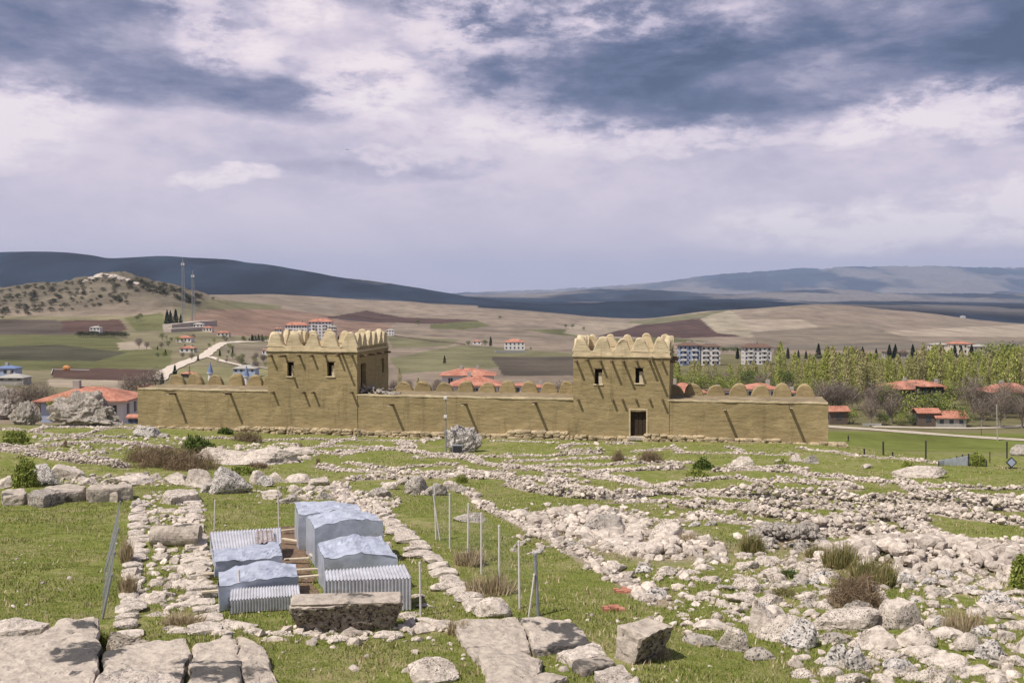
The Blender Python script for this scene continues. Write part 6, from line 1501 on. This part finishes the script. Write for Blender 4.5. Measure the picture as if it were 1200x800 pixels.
for i in range(12): plant('round' if i % 2 else 'pine', tg.uniform(392, 424), 402, tg.uniform(5, 9), 840, 'dark tree between institution and left tower merlons', 'trees behind the left tower', 1.2)
for i in range(26): plant('scrub', 92 + i * 2.25, 395 + tg.uniform(-.5, .8) + i * .05, tg.uniform(6.5, 9), 600, 'dense dark hedge bush beside the white farmhouse', 'hedge of the white farmhouse', 1.5)
for i in range(34): plant(('round', 'bare', 'lime', 'pine')[tg.integers(0, 4)], tg.uniform(182, 275), tg.uniform(396, 425), tg.uniform(5, 10), tg.uniform(500, 640), 'garden bush or small tree among the houses near the dirt road', 'garden trees near the dirt road', 1.2)
for i in range(20): plant(('round', 'bare', 'lime')[tg.integers(0, 3)], tg.uniform(276, 312), tg.uniform(420, 432), tg.uniform(7, 12), 460, 'bush on the slope left of the left tower', 'bushes left of the left tower', 1.2)
for i in range(14): plant('bare', tg.uniform(575, 668), 470, tg.uniform(14, 26), tg.uniform(340, 400), 'bare tree behind the merlons of the middle curtain', 'bare trees behind the middle curtain', 1.2)
for i in range(10): plant('bare', tg.uniform(425, 520), 462, tg.uniform(10, 20), tg.uniform(330, 400), 'bare tree in the valley right of the left tower', 'bare trees right of the left tower', 1.2)
# scrub on the rocky hill
for i in range(290):
    px = tg.uniform(-25, 235); u = tg.random(); crest = float(np.interp(px, [-30, 0, 75, 130, 200, 250], [345, 339, 330, 322, 334, 350])); py = crest + 1 + u * (34 if px < 150 else 14); q = gp(px, py)
    if q.y < 900 or q.y > 1700: continue
    r = PR['scrub'][tg.integers(0, 3)]; c = copy_tree(r); h = tg.uniform(2.5, 7.5) * (1.5 if px < 40 and tg.random() < .5 else 1); c.location = (q.x, q.y, gz(q.x, q.y) - h * .22); c.scale = (h * 1.7, h * 1.7, h); c.rotation_euler = (0, 0, tg.uniform(0, 6))
    c.name = 'scrub_bush'; tag(c, 'dark scrub bush on the rocky hill, ' + where(px, py, NEARB), 'bush', 'scrub on the rocky hill'); 
    if 'kk' in c: del c['kk']
for lst in PR.values():
    for r in lst:
        for ch in list(r.children): bpy.data.objects.remove(ch)
        bpy.data.objects.remove(r)
for o in sc.objects:
    if 'kk' in o: del o['kk']
# crest rocks on the hill
g = np.random.default_rng(33)
for (px, py, s) in [(108, 326, 7), (117, 323, 10), (124, 323, 8), (133, 324, 9), (143, 325, 6), (150, 327, 5), (100, 328, 5), (160, 331, 5)]:
    q = gp(px, py + 1.5); Pm, T = rock_shape(3, int(px), .16, 8, .5); V = Pm * np.array([s, s * .8, s * .55]); tag(link('crest_rock', npmesh('crest_rock', V, T), M['lime'], None, q), 'pale crag on the crest of the rocky hill at left', 'crag', 'crags on the hill crest')

# ------------------------------------------------------------------ near shrubs, weeds and grass
def shrub(px, base, wpx, hpx, label, m, seed, n=1400, twig='drytwig', leafsize=.05, thin=.2, name='shrub', aspect=1.6):
    q = gp(px, base); ppm = F / q.y; W = wpx / ppm; H = hpx / ppm; D = W * .7; g = np.random.default_rng(seed); root = thing(name, label, 'shrub', (q.x, q.y + D / 2, gz(q.x, q.y + D / 2)))
    mb = MB()
    for i in range(26):
        th = g.uniform(0, 6.283); r = g.uniform(.2, .9); e = (math.cos(th) * r * W / 2, math.sin(th) * r * D / 2, H * g.uniform(.5, .95) * (1 - r * .35)); s = (e[0] * .25, e[1] * .25, -.05); mb.tube(s, e, .02, .006, 4, False)
    mb.build('stems', M[twig], root)
    d = g.normal(size=(n, 3)); d[:, 2] = np.abs(d[:, 2]); d /= np.linalg.norm(d, axis=1)[:, None]; rr = g.uniform(.1, 1, n) ** .5 * (.40 + 1.05 * fbm3(d * 2.6 + seed, 3, 3)); C = d * rr[:, None] * np.array([W / 2, D / 2, H]); C[:, 2] = np.maximum(C[:, 2], .03)
    P, T = leafcloud(C, g.uniform(.6, 1.3, n) * leafsize, seed, aspect, .4); P = P.reshape(-1, 4, 3); mid = (P[:, 1] + P[:, 3]) / 2
    for k_ in (1, 3): P[:, k_] = mid + (P[:, k_] - mid) * thin
    if thin <= .3 and m != 'drytwig':      # upright weed: blades fanning out of the ground
        nb = int(n * .8); th = g.uniform(0, 6.283, nb); r0 = np.sqrt(g.uniform(0, 1, nb)) * .8; hh_ = H * g.uniform(.3, 1.12, nb) * (1 - .45 * r0 ** 2) * (.65 + .7 * vn2(r0 * np.cos(th) * 3 + seed, r0 * np.sin(th) * 3, 5))
        bx, by = r0 * np.cos(th) * W / 2, r0 * np.sin(th) * D / 2; lx, ly = bx * .28 + g.normal(0, .10, nb) * H, by * .28 + g.normal(0, .10, nb) * H; wv = .010 + leafsize * .10; a2 = g.uniform(0, 6.283, nb)
        A_ = np.stack([bx - np.cos(a2) * wv, by - np.sin(a2) * wv, bx * 0 - .03], 1); B_ = np.stack([bx + np.cos(a2) * wv, by + np.sin(a2) * wv, bx * 0 - .03], 1); C_ = np.stack([bx + lx, by + ly, hh_], 1); D_ = (A_ + B_) / 2 * .5 + C_ * .5 + g.normal(0, .02, (nb, 3)) * H
        P2 = np.stack([A_, B_, C_, D_], 1).reshape(-1, 3); k_ = int(n * .45) * 4; P = np.concatenate([P.reshape(-1, 3)[:k_], P2]); T = np.arange(len(P)).reshape(-1, 4)
    link('foliage', npmesh('foliage', P.reshape(-1, 3), T), M[m], root); return root
shrub(182, 549, 78, 30, 'large dry brown shrub mass left of centre', 'drytwig', 1, 5200, leafsize=.16, thin=.10)
shrub(215, 553, 76, 26, 'low dry brown shrub below the green topped bush', 'drytwig', 2, 4200, leafsize=.16, thin=.10)
shrub(160, 542, 50, 20, 'left wing of the dry brown shrubs', 'drytwig', 3, 2600, leafsize=.15, thin=.10)
shrub(228, 533, 42, 22, 'green topped bush above the dry brown shrub', 'green', 4, 2600, leafsize=.10, thin=.8)
shrub(286, 518, 42, 14, 'brown bush below the left curtain', 'drytwig', 5, 2200, leafsize=.14, thin=.12)
shrub(262, 509, 22, 8, 'small green bush at the plinth below the left curtain', 'green', 6, 900, leafsize=.09, thin=.8)
shrub(12, 521, 36, 16, 'bright green bush at the left edge', 'lime_leaf', 7, 2400, leafsize=.09, thin=.7)
shrub(24, 572, 34, 36, 'leafy yellow green bush in front of the dark round boulder', 'lime_leaf', 8, 2600, leafsize=.07, thin=.9)
shrub(318, 534, 34, 8, 'dark green low bush on the flat bedrock shelf', 'green', 9, 1500, leafsize=.08, thin=.8)
shrub(282, 557, 44, 10, 'green weeds behind the pointed boulder', 'lime_leaf', 10, 1500, leafsize=.09, thin=.5)
shrub(300, 550, 30, 8, 'brown green weeds under the bedrock shelf', 'drytwig', 11, 900, leafsize=.1, thin=.2)
shrub(725, 541, 16, 14, 'small twiggy shrub in front of the right tower', 'drytwig', 12, 1100, leafsize=.14, thin=.09)
shrub(764, 543, 36, 16, 'wide twiggy brown shrub below the right curtain', 'drytwig', 13, 2600, leafsize=.15, thin=.09)
shrub(826, 551, 26, 14, 'green bush with brown wing, upper of two at right', 'green', 14, 1600, leafsize=.10, thin=.6)
shrub(819, 562, 30, 12, 'rounded green bush, lower of two at right', 'lime_leaf', 15, 2000, leafsize=.09, thin=.7)
shrub(918, 547, 16, 9, 'small green weed beside the two pale boulders', 'lime_leaf', 16, 700, leafsize=.09, thin=.5)
shrub(1064, 550, 14, 9, 'small green weed above the bedrock shelf', 'lime_leaf', 17, 700, leafsize=.09, thin=.5)
shrub(1148, 547, 20, 16, 'green bush inside the fenced pit', 'lime_leaf', 18, 1500, leafsize=.10, thin=.6)
shrub(884, 650, 30, 24, 'reddish green weed clump left of the dark cairn', 'weed', 19, 900, leafsize=.10, thin=.16)
shrub(1012, 716, 78, 44, 'big reddish brown dry weed thicket in the right foreground', 'drytwig', 20, 3600, leafsize=.13, thin=.09)
shrub(1030, 690, 60, 34, 'yellow green shoots rising behind the reddish thicket', 'weed', 21, 1300, leafsize=.12, thin=.12)
shrub(988, 668, 44, 28, 'tall thin green weeds above the reddish thicket', 'weed', 22, 1000, leafsize=.12, thin=.12)
shrub(960, 655, 30, 14, 'sparse weeds beside the dark cairn', 'weed', 23, 700, leafsize=.12, thin=.12)
shrub(1200, 690, 24, 40, 'green leafy bush cut by the right edge', 'lime_leaf', 24, 2000, leafsize=.07, thin=.8)
shrub(925, 678, 30, 9, 'dark green weeds between the boulders of the right strip', 'green', 25, 600, leafsize=.10, thin=.2)
shrub(920, 700, 34, 9, 'green weeds in the rocky strip above the foreground pile', 'weed', 26, 700, leafsize=.10, thin=.16)
shrub(541, 566, 14, 12, 'small yellowish weed in the middle footings', 'lime_leaf', 27, 500, leafsize=.10, thin=.2)
shrub(76, 524, 6, 12, 'dead thorny stem on the far left footings', 'drytwig', 28, 160, leafsize=.12, thin=.08)
shrub(372, 546, 7, 14, 'dead thistle stem right of the bedrock shelf', 'drytwig', 29, 160, leafsize=.12, thin=.08)
shrub(352, 527, 6, 10, 'thin dead stem below the left tower', 'drytwig', 30, 120, leafsize=.12, thin=.08)
shrub(148, 700, 20, 30, 'tall dry grass along the sagging mesh fence, front', 'straw', 31, 500, leafsize=.16, thin=.05, name='dry_grass_clump')
shrub(146, 660, 14, 30, 'tall dry grass along the sagging mesh fence, rear', 'straw', 32, 400, leafsize=.16, thin=.05, name='dry_grass_clump')
shrub(305, 716, 60, 22, 'wiry dry weeds in front of the left shelters', 'straw', 33, 420, leafsize=.2, thin=.035, name='dry_grass_clump')
shrub(1135, 745, 50, 30, 'pale dry grass behind the smooth tan boulder', 'straw', 34, 700, leafsize=.16, thin=.05, name='dry_grass_clump')
shrub(575, 700, 70, 30, 'dry grass at the foot of the tall fence, middle', 'straw', 35, 600, leafsize=.16, thin=.04, name='dry_grass_clump')
shrub(550, 665, 44, 24, 'dry grass at the foot of the tall fence, rear', 'straw', 36, 500, leafsize=.16, thin=.04, name='dry_grass_clump')
shrub(535, 745, 30, 20, 'dry grass at the left edge of the platform', 'straw', 37, 260, leafsize=.14, thin=.04, name='dry_grass_clump')
shrub(770, 773, 40, 12, 'dry grass around the black faced block', 'straw', 38, 320, leafsize=.12, thin=.05, name='dry_grass_clump')
shrub(808, 640, 30, 16, 'pale dry weeds between the broken bedrock and the rocky strip', 'straw', 39, 700, leafsize=.14, thin=.06, name='dry_grass_clump')
shrub(208, 735, 60, 16, 'greyish weeds at the near end of the stone walkway', 'straw', 40, 500, leafsize=.12, thin=.06, name='dry_grass_clump')
shrub(116, 726 + 34, 14, 22, 'yellow green grass growing in the gap beside the corner block', 'lime_leaf', 41, 700, leafsize=.10, thin=.10, name='grass_clump')

def blades(name, n, y0, y1, hh, mt, seed, thr, freq, dry=False):
    g = np.random.default_rng(seed); y = np.exp(g.uniform(math.log(y0), math.log(y1), n * 3)); x = g.uniform(-.56, .56, n * 3) * y
    k_ = fbm2(x * freq, y * freq, 3, seed) + g.uniform(-.06, .06, n * 3) > thr; x, y = x[k_][:n], y[k_][:n]
    st = np.zeros(len(x))
    for P, wd, ht, ss, lab in FW: st = np.maximum(st, 1 - sst(wd * .3, wd * .55 + .2, dist_poly(x, y, P)))
    k_ = st < .5; x, y = x[k_], y[k_]; z = ground_z(x, y) - .01; n = len(x)
    th = g.uniform(0, 6.283, n); h = hh * g.uniform(.45, 1.3, n); wd = h * .10 + .002 * y / 10; lean = g.uniform(.1, .7, n) * h; ld = g.uniform(0, 6.283, n)
    a = np.stack([x - np.cos(th) * wd, y - np.sin(th) * wd, z], 1); b = np.stack([x + np.cos(th) * wd, y + np.sin(th) * wd, z], 1); c = np.stack([x + np.cos(ld) * lean, y + np.sin(ld) * lean, z + h], 1)
    return tag(link(name, npmesh(name, np.stack([a, b, c], 1).reshape(-1, 3), np.arange(n * 3).reshape(-1, 3)), mt), 'short green grass over the lawns' if not dry else 'pale dry grass stalks among the green', 'grass', None, 'stuff')
blades('grass', 340000, 22, 60, .055, M['blade'], 61, .36, .5)
blades('grass', 60000, 22, 95, .11, M['blade'], 62, .54, .35)
blades('dry_grass', 22000, 22, 90, .14, M['straw'], 63, .50, .9, True)

# ------------------------------------------------------------------ walking person
def person():
    q = at(994, 520, 250); q.z = gz(q.x, q.y)
    hgt = 1.72
    root = thing('person', 'person in dark clothes walking on the meadow beyond the fortress right end', 'person', q)
    J = {'pel': (0, 0, .95), 'ch': (0, .0, 1.28), 'nk': (.03, 0, 1.46), 'hd': (.05, 0, 1.62), 'ls': (0, .19, 1.40), 'le': (-.12, .24, 1.13), 'lh': (.02, .24, .90), 'rs': (0, -.19, 1.40), 're': (-.05, -.25, 1.13), 'rh': (.16, -.24, .95),
         'lk': (.16, .09, .52), 'lf': (.06, .1, .08), 'lt': (.24, .1, .04), 'rk': (-.06, -.09, .52), 'rf': (-.36, -.1, .12), 'rt': (-.24, -.1, .04)}
    K = list(J); E = [('pel', 'ch'), ('ch', 'nk'), ('nk', 'hd'), ('ch', 'ls'), ('ls', 'le'), ('le', 'lh'), ('ch', 'rs'), ('rs', 're'), ('re', 'rh'), ('pel', 'lk'), ('lk', 'lf'), ('lf', 'lt'), ('pel', 'rk'), ('rk', 'rf'), ('rf', 'rt')]
    RR = {'pel': .15, 'ch': .17, 'nk': .065, 'hd': .11, 'ls': .075, 'le': .05, 'lh': .045, 'rs': .075, 're': .05, 'rh': .045, 'lk': .075, 'lf': .055, 'lt': .045, 'rk': .075, 'rf': .055, 'rt': .045}
    me = bpy.data.meshes.new('body'); me.from_pydata([J[k_] for k_ in K], [(K.index(a), K.index(b)) for a, b in E], []); o = link('body', me, M['cloth'], root)
    sk = o.modifiers.new('skin', 'SKIN'); o.modifiers.new('sub', 'SUBSURF').levels = 1
    for i, k_ in enumerate(K): me.skin_vertices[0].data[i].radius = (RR[k_], RR[k_])
    me.skin_vertices[0].data[0].use_root = True
    m = MB(); m.tube((.06, 0, 1.56), (.06, 0, 1.64), .085, .075, 8); m.build('face', M['skin'], root); m = MB(); m.tube((.03, 0, 1.64), (.03, 0, 1.74), .12, .07, 8); m.build('hair', M['dark'], root)
person()
# soaring bird
q = at(406.5, 175.5, 260); root = thing('bird', 'dark soaring bird in the sky above the left tower', 'bird', q); m = MB(); m.tube((-.32, 0, 0), (.3, 0, .02), .05, .09, 8); m.tube((.3, 0, .02), (.46, 0, .03), .06, .02, 8); m.add([(-.5, -.13, 0), (-.3, 0, .02), (-.5, .13, 0), (-.5, 0, .03)], [(0, 1, 3), (3, 1, 2)]); m.build('body', M['dark'], root)
for s in (-1, 1):
    m = MB(); m.add([(-.1, 0, .03), (.16, 0, .03), (.14, s * .6, .14), (-.02, s * 1.15, .10), (-.14, s * .6, .12), (-.1, 0, -.0), (.16, 0, -.0), (.14, s * .6, .12), (-.02, s * 1.15, .09), (-.14, s * .6, .10)], [(0, 1, 2, 4), (4, 2, 3), (5, 9, 7, 6), (9, 8, 7), (1, 6, 7, 2), (2, 7, 8, 3), (0, 4, 9, 5), (4, 3, 8, 9)]); m.build('wing', M['dark'], root)
root.rotation_euler = (R(8), 0, R(80))

# ------------------------------------------------------------------ air
m = MB(); m.box(-66500, 66500, -34, 34500, -600, 1250); hz = m.build('haze', None); hz.data.materials.clear()
hm = bpy.data.materials.new('haze'); hm.use_nodes = True; hm.node_tree.nodes.clear(); hn = NT(hm.node_tree); pv = hn.new('ShaderNodeVolumePrincipled'); ho = hn.new('ShaderNodeOutputMaterial'); hn.l.new(pv.outputs[0], ho.inputs['Volume'])
pv.inputs['Color'].default_value = (.56, .70, 1.0, 1); pv.inputs['Density'].default_value = HAZE; pv.inputs['Anisotropy'].default_value = .0
hz.data.materials.append(hm); tag(hz, kind='stuff')
